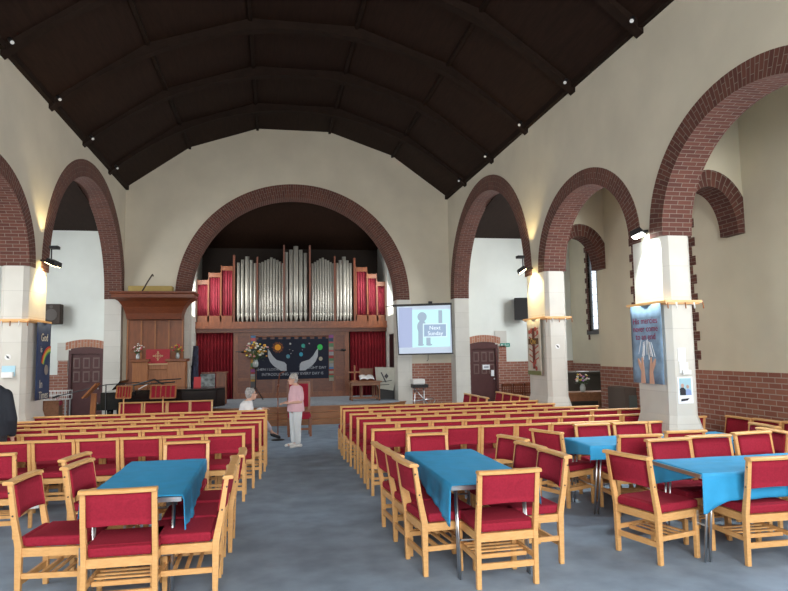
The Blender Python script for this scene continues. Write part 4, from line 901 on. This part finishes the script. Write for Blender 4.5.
# ------------------------------------------------------------------ chairs
HW = .2425
def chair_proto(name, detail):
    t = thing(name, (0, 0, 0), 'x', 'chair')
    for s in (-1, 1):
        x0, x1 = (HW-.036, HW) if s > 0 else (-HW, -HW+.036)
        b = MB(); b.prism([(-.232, 0), (-.196, 0), (-.192, .40), (-.235, .60), (-.272, .832), (-.304, .832), (-.275, .60), (-.242, .40)], x0, x1, 'x'); b.build('leg', beech, t, bevel=.004 if detail else 0)
        b = MB(); b.prism([(.186, 0), (.220, 0), (.228, .395), (.184, .395)], x0, x1, 'x'); b.build('leg', beech, t, bevel=.004 if detail else 0)
    b = MB(); xi = HW-.036
    b.box(-xi, xi, -.235, -.205, .335, .395); b.box(-xi, xi, .19, .218, .335, .395)
    for s in (-1, 1): b.box(*sorted((s*xi, s*(xi+.026))), -.2, .19, .335, .395)
    b.build('seat_frame', beech, t)
    b = MB(); n = 6
    b.box(-HW+.012, HW-.012, -.185, .245, .40, .468); b.box(-xi+.004, xi-.004, -.232, -.180, .40, .466)
    b.build('seat', redcloth, t, bevel=.018)
    b = MB(); b.box(-xi, xi, -.228, -.206, .135, .178); b.box(-xi, xi, -.10, -.078, .175, .205)
    for s in (-1, 1): b.box(*sorted((s*xi+s*.006, s*(xi+.026))), -.2, .19, .185, .222)
    b.build('stretcher', beech, t)
    b = MB(); nu = 10
    def pad(u, v, off):
        x = -xi+.002+(2*xi-.004)*u; q = (2*u-1)**2; z = .605+.012*(1-q)*(1-v)+(.825-.605)*v; y = -.245-.036*(z-.6)/.22-.022*(1-q)
        return (x, y+off, z)
    for off, fl in ((-.018, 0), (.020, 1)):
        b.grid(lambda u, v: pad(u, v, off), nu, 4)
    k = nu+1; N0 = len(b.v)-2*k*5
    def idx(l, i, j): return N0+l*k*5+j*k+i
    for i in range(nu):
        for j in (0, 4): b.f.append((idx(0, i, j), idx(0, i+1, j), idx(1, i+1, j), idx(1, i, j))); b.uv.append(None); b.sm.append(False)
    for j in range(4):
        for i in (0, nu): b.f.append((idx(0, i, j), idx(0, i, j+1), idx(1, i, j+1), idx(1, i, j))); b.uv.append(None); b.sm.append(False)
    b.build('backrest', redcloth, t)
    b = MB(); n = 10; vs = []
    for i in range(n+1):
        u = 2*i/n-1; x = HW*u*1.01; bow = -.014*(1-u*u)
        for y, z in ((-.335, .832), (-.262, .832), (-.258, .846), (-.270, .858), (-.325, .860), (-.338, .850)): vs.append((x, y+bow, z))
    fs = [(i*6+j, i*6+(j+1) % 6, (i+1)*6+(j+1) % 6, (i+1)*6+j) for i in range(n) for j in range(6)]+[tuple(reversed(range(6))), tuple(n*6+j for j in range(6))]
    b.add(vs, fs); b.build('top_rail', beech, t, bevel=.003 if detail else 0)
    if detail:
        b = MB()
        for yy in (-.01, .07, .15): b.box(-xi-.004, xi+.004, yy-.014, yy+.014, .196, .208)
        b.build('book_rack', beech, t)
        b = MB(); b.box(HW, HW+.006, .195, .217, .265, .385); b.box(HW+.006, HW+.014, .199, .213, .30, .315); b.box(HW+.006, HW+.014, .199, .213, .345, .36); b.build('link_bracket', steel, t, label='metal linking bracket on front leg')
        for s in (-1, 1):
            for z in (.62, .78):
                b = MB(); yy = -.255-.04*(z-.6)/.2; b.tube([(s*HW, yy, z), (s*(HW+.003), yy, z)], .007, 8); b.build('bolt', mat('bolt_dark', (.06, .05, .04), .4), t)
    return t
NEAR = chair_proto('stacking_chair', True); FAR = chair_proto('stacking_chair', False); used = set()
def place(proto, x, y, ang, label, group, z=0):
    """x,y: middle of top rail; ang: direction the sitter faces"""
    o = proto if proto.name not in used else copy_tree(proto); used.add(proto.name)
    k = 1+.07*min(1, max(0, (8.6-y)/2.6)); q = (1.853-.85*k)/1.003; x *= q; y *= q; o.scale = (k, k, k)
    o.location = (x+.30*k*math.cos(ang), y+.30*k*math.sin(ang), z); o.rotation_euler = (0, 0, ang-PI/2)
    o['label'] = label; o['group'] = group; return o
ordw = ['first', 'second', 'third', 'fourth', 'fifth', 'sixth', 'seventh', 'eighth', 'ninth', 'tenth']
R_ = math.radians
GT = 'red chairs round the blue tables'; GRR = 'red chairs in the rows right of the aisle'; GL = 'red chairs in the rows left of the aisle'
A1 = 'red chair '
tbl = [
 (-1.135, 5.24, 90, 'nearest red chair at the left blue table, its back to the viewer'),
 (-2.06, 6.02, -5, 'red chair pulled out at the near left side of the left blue table'),
 (-1.80, 6.62, -10, 'middle chair on the left side of the left blue table'),
 (-1.95, 7.08, -12, 'farthest chair on the left side of the left blue table'),
 (-.965, 7.85, -90, 'red chair facing the viewer at the far end of the left blue table'),
 (-.36, 5.82, 181, 'nearest chair on the aisle side of the left blue table'),
 (-.36, 6.36, 181, 'middle chair on the aisle side of the left blue table'),
 (-.31, 6.90, 180, 'farthest chair on the aisle side of the left blue table'),
 (1.94, 5.19, 92, 'nearest red chair at the middle blue table, its back to the viewer'),
 (1.20, 5.92, 6, 'nearest chair on the aisle side of the middle blue table'),
 (1.18, 6.43, 6, 'middle chair on the aisle side of the middle blue table'),
 (1.14, 6.93, 5, 'farthest chair on the aisle side of the middle blue table'),
 (1.85, 7.72, -90, 'red chair facing the viewer at the far end of the middle blue table'),
 (2.70, 5.98, 184, 'nearest chair on the right side of the middle blue table'),
 (2.68, 6.52, 189, 'middle chair on the right side of the middle blue table'),
 (2.71, 7.10, 196, 'farthest chair on the right side of the middle blue table'),
 (4.26, 6.47, -88, 'left of the chairs facing the viewer across the near right blue table'),
 (4.84, 6.58, -90, 'second chair from the left behind the near right blue table'),
 (5.48, 6.69, -84, 'tilted chair third from the left behind the near right blue table'),
 (3.30, 5.68, 15, 'angled chair at the left end of the near right blue table'),
 (4.46, 5.17, 90, 'red chair with its back to the viewer at the right photo edge'),
 (4.86, 7.02, 88, 'right chair with its back to the viewer at the far right blue table'),
 (4.16, 6.86, 86, 'left chair with its back to the viewer at the far right blue table'),
 (4.17, 8.02, -90, 'left chair facing the viewer behind the far right blue table'),
 (4.72, 8.02, -90, 'middle chair facing the viewer behind the far right blue table'),
 (5.24, 8.03, -90, 'right chair facing the viewer behind the far right blue table'),
 (3.31, 7.53, 22, 'angled chair at the left end of the far right blue table'),
]
for x, y, a, lab in tbl: place(NEAR, x, y, R_(a), lab, GT)
def raw(x, y, ang, lab):
    q = (1.853-.85*(1+.07*min(1, max(0, (8.6-y)/2.6))))/1.003; place(NEAR, x/q, y/q, ang, lab, 'red chairs by the right wall')
raw(6.40, 8.02, PI, 'farthest red chair with its back to the right brick wall'); raw(6.41, 7.50, PI, 'second red chair with its back to the right brick wall')
raw(6.42, 6.98, PI, 'third red chair with its back to the right brick wall'); raw(5.92, 7.0, PI-.1, 'red chair in front of the chairs along the right brick wall, farther one')
raw(5.58, 6.45, PI-.05, 'red chair in front of the chairs along the right brick wall, nearer one')
# rows on the right
rowsR = [(12.0, 1.24, 8, .485), (11.24, 1.21, 8, .49), (10.52, 1.24, 9, .485), (9.86, 1.27, 10, .485), (9.12, 1.27, 10, .49), (8.36, 1.27, 7, .49)]
for r, (y, x0, n, p) in enumerate(rowsR):
    for i in range(n):
        yy = y-.015*i if r >= 4 else y
        place(FAR, x0+HW+p*i, yy, PI/2+random.uniform(-.02, .02), 'red chair right of the aisle, %s from the aisle, row %s from the stage' % (ordw[i], ('one', 'two', 'three', 'four', 'five', 'six')[r]), GRR)
place(FAR, 5.92, 8.42, PI/2, 'red chair beyond the nearest right pier, end of its row', GRR)
rowsL = [(11.82, -.09, 8, .485), (11.03, -.08, 8, .49), (10.46, -.10, 8, .495), (9.86, -.16, 8, .495), (9.2, -.24, 8, .495), (8.46, -.34, 6, .50)]
for r, (y, x0, n, p) in enumerate(rowsL):
    for i in range(n):
        place(FAR, x0-HW-p*i, y+random.uniform(-.01, .01), PI/2+random.uniform(-.025, .025), 'red chair left of the aisle, %s from the aisle, row %s from the stage' % (ordw[i], ('one', 'two', 'three', 'four', 'five', 'six')[r]), GL)
place(NEAR, -2.90, 7.48, PI/2, 'red chair at the left photo edge behind the pulled-out chair', GL)
place(NEAR, -3.40, 7.48, PI/2, 'outermost red chair of the short seventh row at left', GL)
place(NEAR, -2.72, 6.70, PI/2, 'red chair cut off by the left photo edge', GL) if False else None
for i, x in enumerate((-3.0, -2.50, -2.02, -1.55)):
    place(FAR, x+.03, 14.72, -PI/2, 'red chair in front of the piano, %s from the left' % ordw[i], 'red chairs before the piano')
for i in range(3): place(FAR, 4.44+.0*i, 13.25+.56*i, PI, 'red chair in the sideways line left of the right door, %s from the near end' % ordw[i], 'sideways red chairs by the right door')
for i in range(4): place(FAR, 5.31, 13.05+.52*i, PI, 'red chair in the sideways line behind the second right pier, %s from the near end' % ordw[i], 'sideways red chairs by the right door')

# ------------------------------------------------------------------ tables and cloths
TQ = .968
def folding_table(x0, x1, y0, y1, rz, label, long_y):
    x0, x1, y0, y1 = x0*TQ, x1*TQ, y0*TQ, y1*TQ
    t = thing('folding_table', ((x0+x1)/2, (y0+y1)/2, 0), label, 'table')
    b = MB(); b.box(x0, x1, y0, y1, .73, .75); b.build('tabletop', mat('table_grey', (.45, .44, .42), .5), t)
    b = MB()
    for a in ((x0-.004, x0+.012, y0, y1), (x1-.012, x1+.004, y0, y1), (x0, x1, y0-.004, y0+.012), (x0, x1, y1-.012, y1+.004)): b.box(*a, .722, .756)
    b.build('metal_edge', steel, t)
    ends = ((y0+.12, 1), (y1-.12, -1)) if long_y else ((x0+.12, 1), (x1-.12, -1))
    for e, s in ends:
        for q in ((x0+.07, x1-.07) if long_y else (y0+.07, y1-.07)):
            for d in (0, .045):
                b = MB(); 
                p, g = ((q, e+d*s, .73), (q, e+(d-.07)*s, 0)) if long_y else ((e+d*s, q, .73), (e+(d-.07)*s, q, 0))
                b.tube([p, g], .011, 8); b.build('leg', steel, t)
        b = MB(); z = .30
        if long_y: b.tube([(x0+.07, e-.03*s, z), (x1-.07, e-.03*s, z)], .010, 8)
        else: b.tube([(e-.03*s, y0+.07, z), (e-.03*s, y1-.07, z)], .010, 8)
        b.build('leg_brace', steel, t)
    return t
def cloth(x0, x1, y0, y1, hang, label, seed, ins=(0, 0, 0, 0)):
    """hang: functions of 0..1 for left(x0), right(x1), near(y0), far(y1)"""
    r = random.Random(seed); ph = r.random()*6; x0, x1, y0, y1 = x0*TQ, x1*TQ, y0*TQ, y1*TQ; x0 += ins[0]; x1 -= ins[1]; y0 += ins[2]; y1 -= ins[3]
    hl, hr, hn, hf = hang; n = 44; e = 9
    def ax(i, n, m): return (i-m)/(n-2*m)
    b = MB(); N = n+2*e; vs = []
    for j in range(N+1):
        for i in range(N+1):
            u = (i-e)/n; v = (j-e)/n; uc = min(1, max(0, u)); vc = min(1, max(0, v)); ou = (e-i)/e if i < e else (i-e-n)/e if i > e+n else 0; ov = (e-j)/e if j < e else (j-e-n)/e if j > e+n else 0
            hx = (hl if u < .5 else hr)(vc); hy = (hn if v < .5 else hf)(uc)
            dx = ou*hx; dy = ov*hy; d = math.hypot(dx, dy) if ou and ov else max(dx, dy)
            sx = -1 if u < 0 else 1 if u > 1 else 0; sy = -1 if v < 0 else 1 if v > 1 else 0
            X = x0+(x1-x0)*uc; Y = y0+(y1-y0)*vc; Z = .763+.0015*math.sin(u*17+ph)+.0012*math.sin(v*23+ph)
            fold = math.sin((Y if sx else X)*26+ph)*.5+math.sin((Y if sx else X)*11+ph)*.5
            if sx or sy:
                o = min(.014, d*.5)+.05*d+ .05*d*fold
                if sx and sy: o *= .8
                X += sx*o; Y += sy*o; Z -= max(0, d-.008)
            vs.append((X, Y, Z))
    k = N+1; b.add(vs, [(j*k+i, j*k+i+1, (j+1)*k+i+1, (j+1)*k+i) for j in range(N) for i in range(N)], smooth=True)
    b.build('tablecloth', bluecloth, label=label, cat='tablecloth', solid=.002)
K = lambda v: (lambda t: v)
L2 = lambda a, c: (lambda t: a+(c-a)*t)
folding_table(-1.47, -.72, 5.50, 7.38, 0, 'folding table under the left blue cloth', True)
cloth(-1.47, -.72, 5.50, 7.38, (L2(.15, .06), L2(.34, .10), K(.012), K(.12)), 'blue cloth on the left table, hanging lowest toward the aisle', 1, (0, -.005, .03, 0))
folding_table(1.48, 2.24, 5.32, 7.20, 0, 'folding table under the middle blue cloth', True)
cloth(1.48, 2.24, 5.32, 7.20, (L2(.33, .06), L2(.20, .12), K(.012), K(.1)), 'blue cloth on the middle table, long corner on its aisle side', 2)
folding_table(3.74, 5.58, 5.22, 5.98, 0, 'folding table under the near right blue cloth', False)
cloth(3.74, 5.58, 5.22, 5.98, (L2(.03, .24), K(.2), lambda t: .24 if t > .12 else .34-.8*t, K(.2)), 'blue cloth on the near right table, bunched at its near corner', 3, (.02, 0, 0, 0))
folding_table(3.62, 5.80, 7.0, 7.74, 0, 'folding table under the far right blue cloth', False)
cloth(3.62, 5.80, 7.0, 7.74, (L2(.10, .20), K(.2), K(.16), K(.12)), 'blue cloth on the far right table behind the near right one', 4)
b = MB(); b.box(-2.66, -2.48, 7.62, 7.82, .24, .27, rz=.2); b.build('hymn_book', paper, label='pale book on the rack of the left row chair', cat='book')

# ------------------------------------------------------------------ people
def bake(mb, name, m, parent, vox=.009, smooth=4, label=None):
    o = mb.build(name, m, parent)
    r = o.modifiers.new('r', 'REMESH'); r.mode = 'VOXEL'; r.voxel_size = vox; r.use_smooth_shade = True
    if smooth: q = o.modifiers.new('s', 'SMOOTH'); q.iterations = smooth; q.factor = .5
    dg = bpy.context.evaluated_depsgraph_get(); dg.update(); me = bpy.data.meshes.new_from_object(o.evaluated_get(dg)); o.modifiers.clear(); o.data = me
    me.name = name; return tag(o, label)
def hand(b, wr, d, up, s=1.0, curl=.5, side=1):
    """wr wrist point, d direction of hand, up = back of hand normal"""
    wr = Vector(wr); d = Vector(d).normalized(); up = Vector(up); up = (up-d*up.dot(d)).normalized(); r = d.cross(up)*side
    b.rtube([wr, wr+d*.045*s, wr+d*.08*s], [.022*s, .033*s, .034*s], 12, flat=.5) if False else None
    for k in range(4):
        a = (k-1.5)*.019*s; b.rtube([wr+r*a*.5, wr+r*a+d*.045*s, wr+r*a+d*.08*s], [.013*s, .013*s, .011*s], 8)
    for k, L in enumerate((.062, .07, .066, .052)):
        a = (k-1.5)*.0215*s; p = wr+r*a+d*.08*s; d1 = (d*math.cos(curl*.6)-up*math.sin(curl*.6)); d2 = (d*math.cos(curl*1.6)-up*math.sin(curl*1.6))
        b.rtube([p-d*.01*s, p+d1*L*.5*s, p+d1*L*.5*s+d2*L*.5*s], [.0095*s, .0085*s, .007*s], 8)
    p = wr-r*.022*s+d*.02*s; q = (d*.7-r*.7).normalized(); b.rtube([p, p+q*.035*s, p+q*.035*s+(d*.9-r*.2-up*.3).normalized()*.03*s], [.012*s, .010*s, .008*s], 8)
def head(b, hb, c, f, s=1.0):
    """c head centre, f facing (horizontal)"""
    c = Vector(c); f = Vector(f).normalized(); r = f.cross(Vector((0, 0, 1)))
    R = lambda a, bb, z: c+f*a*s+r*bb*s+Vector((0, 0, z*s))
    b.sphere(R(-.012, 0, .02), .088*s, (1, .9, 1.08) if abs(f.x) > .5 else (.9, 1, 1.08), 18)
    b.sphere(R(.02, 0, -.045), .066*s, (1, .85, 1) if abs(f.x) > .5 else (.85, 1, 1), 14)
    b.rtube([R(.045, 0, -.085), R(.06, 0, -.08)], [.03*s, .025*s], 10)
    b.rtube([R(.082, 0, .02), R(.103, 0, -.018)], [.010*s, .014*s], 8)
    for e in (-1, 1): b.rtube([R(-.005, e*.078, .015), R(-.008, e*.084, -.02)], [.014*s, .011*s], 8)
    b.rtube([R(.077, -.02, -.052), R(.077, .02, -.052)], [.008*s, .008*s], 8)
def face_bits(c, f, s, parent):
    c = Vector(c); f = Vector(f).normalized(); r = f.cross(Vector((0, 0, 1))); R = lambda a, bb, z: c+f*a*s+r*bb*s+Vector((0, 0, z*s))
    for e in (-1, 1):
        b = MB(); b.sphere(R(.076, e*.032, .018), .011*s, n=8); b.build('eye', mat('eye_dark', (.08, .06, .05), .3), parent)
    b = MB(); b.rtube([R(.084, -.02, -.05), R(.086, .0, -.05), R(.084, .02, -.05)], .0055*s, 6); b.build('lips', mat('lips', (.45, .16, .14), .5), parent)
    b = MB()
    for e in (-1, 1):
        pts = [R(.098, e*.034+.024*math.cos(a), .016+.018*math.sin(a)) for a in [2*PI*i/12 for i in range(13)]]; b.tube(pts, .0022*s, 5)
        b.tube([R(.098, e*.058, .02), R(.0, e*.088, .022)], .002*s, 5)
    b.tube([R(.1, -.01, .018), R(.1, .01, .018)], .002*s, 5); b.build('glasses', black, parent)
def hair(c, f, s, parent, col, vol=1.0):
    c = Vector(c); f = Vector(f).normalized(); r = f.cross(Vector((0, 0, 1))); R = lambda a, bb, z: c+f*a*s+r*bb*s+Vector((0, 0, z*s)); b = MB(); rr = random.Random(2)
    b.sphere(R(-.028, 0, .045), .092*s*vol, (1.02, 1.0, .98), 16); b.sphere(R(-.055, 0, -.01), .075*s*vol, (.9, 1.05, 1.1), 14)
    for i in range(40):
        a = rr.uniform(0, 2*PI); z = rr.uniform(-.02, .12); q = math.sqrt(max(0, 1-((z-.03)/.11)**2))*.085
        x = -.03+q*math.cos(a); 
        if x > .03 and z < .07: continue
        b.sphere(R(x, q*math.sin(a), z), .022*s, n=8)
    bake(b, 'hair', col, parent, .008*s, 3)
grey_hair = mat('grey_hair', (.40, .38, .36), .8, noise=.25, nscale=40)
# standing woman, facing left towards the seated one
wx, wy = .46, 13.06; S = .90
wm_ = thing('person', (wx, wy, 0), 'standing grey-haired woman in a pink top and white trousers, looking down', 'person')
F = Vector((-.93, -.36, 0)).normalized(); LR = Vector((0, 0, 1)).cross(F)    # LR: her left
def W(f, l, z): return Vector((wx, wy, 0))+F*f*S*1.12+LR*l*S*1.16+Vector((0, 0, z*S))
b = MB(); hc = W(.07, 0, 1.475); FH = (F+Vector((0, 0, -.25))).normalized()
b.rtube([W(0, 0, 1.30), W(.03, 0, 1.42)], [.055*S, .05*S], 12); head(b, None, hc, F, S)
b.rtube([W(0, 0, .85), W(0, 0, 1.05), W(-.01, 0, 1.28)], [.14*S, .12*S, .10*S], 14)
for s in (-1, 1):
    sh, el, wr = W(-.01, s*.17, 1.27), W(-.02, s*.215, 1.0), W(.22, s*.07, .97)
    b.rtube([sh, el], [.045*S, .038*S], 12); b.rtube([el, wr], [.037*S, .024*S], 12); hand(b, wr, F*.85-LR*s*.5, Vector((0, 0, 1)), S*.95, .7, s)
    b.rtube([W(0, s*.09, .85), W(.01, s*.095, .48), W(0, s*.10, .09)], [.08*S, .055*S, .035*S], 12)
    b.rtube([W(-.03, s*.10, .05), W(.12, s*.11, .04)], [.03*S, .028*S], 10)
bake(b, 'body', skin, wm_); face_bits(hc, F, S, wm_); hair(hc, F, S, wm_, grey_hair, 1.02)
b = MB(); n = 20; secs = [(.78, .165, .205, 0), (.90, .155, .195, 0), (1.03, .140, .170, 0), (1.15, .135, .175, .0), (1.25, .115, .19, -.01), (1.32, .095, .155, -.01), (1.345, .065, .085, .0)]
vs = [];
for z, a, l, o in secs:
    for j in range(n): q = 2*PI*j/n; vs.append(W(o+a*math.cos(q), l*math.sin(q), z))
b.add(vs, [(i*n+j, i*n+(j+1) % n, (i+1)*n+(j+1) % n, (i+1)*n+j) for i in range(len(secs)-1) for j in range(n)]+[tuple(reversed(range(n))), tuple((len(secs)-1)*n+j for j in range(n))])
for s in (-1, 1): b.rtube([W(-.01, s*.14, 1.27), W(-.015, s*.20, 1.16), W(-.018, s*.215, 1.06)], [.082*S, .070*S, .062*S], 12)
bake(b, 'pink_top', mat('pink_cloth', (.66, .42, .47), .85, noise=.06), wm_, .011, 5)
b = MB(); wt = mat('white_trousers', (.68, .72, .74), .8)
for s in (-1, 1): b.rtube([W(0, s*.085, .84), W(.01, s*.10, .50), W(.0, s*.105, .13)], [.115*S, .082*S, .062*S], 14)
b.rtube([W(0, -.05, .86), W(0, .05, .86)], [.12*S, .12*S], 14); bake(b, 'trousers', wt, wm_, .011, 5)
for s in (-1, 1):
    b = MB(); b.rtube([W(-.05, s*.105, .045), W(.03, s*.11, .05), W(.15, s*.125, .035)], [.042*S, .042*S, .034*S], 12, flat=.9); b.build('shoe', mat('white_shoe', (.7, .68, .66), .6), wm_)
# seated woman on the end chair of the front left row, turned to the aisle
sx, sy = -.43, 12.12
sw = thing('person', (sx, sy, 0), 'seated grey-haired woman in a white top at the front row end', 'person')
F2 = Vector((.98, .15, 0)).normalized(); L3 = Vector((0, 0, 1)).cross(F2); S2 = .92
def V(f, l, z): return Vector((sx, sy, 0))+F2*f*S2*1.12+L3*l*S2*1.12+Vector((0, 0, z*S2*1.01))
KA = {1: (Vector((-.22, 12.55, .50)), Vector((-.2, 12.72, .09))), -1: (Vector((-.17, 12.48, .60)), Vector((0, 12.78, .33)))}
TD = {1: Vector((.3, .9, 0)), -1: Vector((.9, .4, -.35))}
b = MB(); hc2 = V(.06, 0, 1.20)
b.rtube([V(-.02, 0, 1.02), V(.03, 0, 1.13)], [.055*S2, .05*S2], 12); head(b, None, hc2, F2, S2)
b.rtube([V(-.06, 0, .60), V(-.05, 0, .8), V(-.03, 0, 1.0)], [.14*S2, .13*S2, .10*S2], 14)
for s in (-1, 1):
    sh = V(-.03, s*.17, .98); el = V(.02, s*.23, .82) if s < 0 else V(.0, s*.21, .75); wr = V(.24, s*.16, .93) if s < 0 else V(.24, s*.1, .66)
    b.rtube([sh, el], [.045*S2, .038*S2], 12); b.rtube([el, wr], [.036*S2, .024*S2], 12); hand(b, wr, F2, Vector((0, 0, 1)), S2*.95, .6, s)
    kn, an = KA[s]
    b.rtube([V(-.05, s*.09, .58), kn], [.085*S2, .06*S2], 12); b.rtube([kn, an], [.055*S2, .034*S2], 12); b.rtube([an, an+TD[s].normalized()*.12-Vector((0, 0, .03))], [.032, .026], 10)
bake(b, 'body', skin, sw); face_bits(hc2, F2, S2, sw); hair(hc2, F2, S2, sw, mat('pepper_hair', (.33, .32, .31), .8, noise=.3, nscale=40), 1.0)
b = MB(); secs = [(.50, .15, .19, -.05), (.62, .155, .19, -.05), (.80, .135, .17, -.05), (.93, .125, .185, -.03), (1.02, .11, .17, -.03), (1.08, .075, .09, -.01)]; vs = []
for z, a, l, o in secs:
    for j in range(n): q = 2*PI*j/n; vs.append(V(o+a*math.cos(q), l*math.sin(q), z))
b.add(vs, [(i*n+j, i*n+(j+1) % n, (i+1)*n+(j+1) % n, (i+1)*n+j) for i in range(len(secs)-1) for j in range(n)]+[tuple(reversed(range(n))), tuple((len(secs)-1)*n+j for j in range(n))])
b.rtube([V(-.03, -.15, .98), V(.02, -.23, .82), V(.18, -.18, .90)], [.084, .066, .050], 12); b.rtube([V(-.03, .15, .98), V(.0, .21, .75), V(.16, .14, .69)], [.084, .066, .050], 12)
bake(b, 'white_top', mat('white_cloth', (.72, .72, .74), .85, noise=.04), sw, .011, 5)
b = MB()
for s in (-1, 1): b.rtube([V(-.05, s*.09, .57), KA[s][0], KA[s][0].lerp(KA[s][1], .62)], [.10, .08, .062], 12)
b.rtube([V(-.06, -.05, .55), V(-.06, .05, .55)], [.12, .12], 12); bake(b, 'trousers', mat('lilac_trousers', (.42, .38, .44), .85, noise=.1), sw, .011, 4)
for s in (-1, 1):
    an = KA[s][1]; b = MB(); b.rtube([an-Vector((0, 0, .03)), an+TD[s].normalized()*.15-Vector((0, 0, .045))], [.04, .032], 10); b.build('shoe', black, sw)
# dark-clothed person cut by the left edge
px, py = -3.47, 8.90
pd = thing('person', (px, py, 0), 'person in dark clothes cut off by the left photo edge', 'person')
F3 = Vector((0, 1, 0)); L4 = Vector((-1, 0, 0))
def D(f, l, z): return Vector((px, py, 0))+F3*f+L4*l+Vector((0, 0, z))
b = MB(); hc3 = D(.08, .12, 1.60); b.rtube([D(0, .01, 1.42), D(.04, .09, 1.53)], [.06, .055], 12); head(b, None, hc3, F3, 1.0)
b.rtube([D(0, 0, .95), D(0, 0, 1.35)], [.14, .13], 14)
for s in (-1, 1):
    b.rtube([D(0, s*.2, 1.38), D(-.02, s*.26, 1.08)], [.05, .042], 12); b.rtube([D(-.02, s*.26, 1.08), D(.1, s*.24, .84)], [.04, .027], 12); hand(b, D(.1, s*.24, .84), (F3*.4-Vector((0, 0, .9))), L4*s, 1.0, .4, s)
    b.rtube([D(0, s*.1, .95), D(.02, s*.1, .5), D(0, s*.1, .1)], [.09, .06, .04], 12); b.rtube([D(-.03, s*.1, .06), D(.15, s*.11, .04)], [.035, .03], 10)
bake(b, 'body', skin, pd); hair(hc3, F3, 1.0, pd, grey_hair)
b = MB(); secs = [(.88, .16, .24, 0), (1.1, .16, .235, 0), (1.3, .15, .24, 0), (1.42, .12, .22, 0), (1.49, .085, .15, .0), (1.53, .07, .08, .01)]; vs = []
for z, a, l, o in secs:
    for j in range(n): q = 2*PI*j/n; vs.append(D(o+a*math.cos(q), l*math.sin(q), z))
b.add(vs, [(i*n+j, i*n+(j+1) % n, (i+1)*n+(j+1) % n, (i+1)*n+j) for i in range(len(secs)-1) for j in range(n)]+[tuple(reversed(range(n))), tuple((len(secs)-1)*n+j for j in range(n))])
for s in (-1, 1): b.rtube([D(0, s*.18, 1.38), D(-.02, s*.265, 1.08), D(.08, s*.245, .90)], [.085, .07, .05], 12)
bake(b, 'dark_jacket', mat('dark_jacket', (.018, .022, .032), .85), pd, .014, 5)
b = MB()
for s in (-1, 1): b.rtube([D(0, s*.1, .92), D(.01, s*.1, .5), D(0, s*.1, .1)], [.12, .085, .07], 12)
bake(b, 'trousers', mat('dark_trousers', (.02, .02, .025), .85), pd, .014, 4)
for s in (-1, 1): b = MB(); b.rtube([D(-.04, s*.1, .05), D(.17, s*.11, .042)], [.048, .04], 10); b.build('shoe', black, pd)
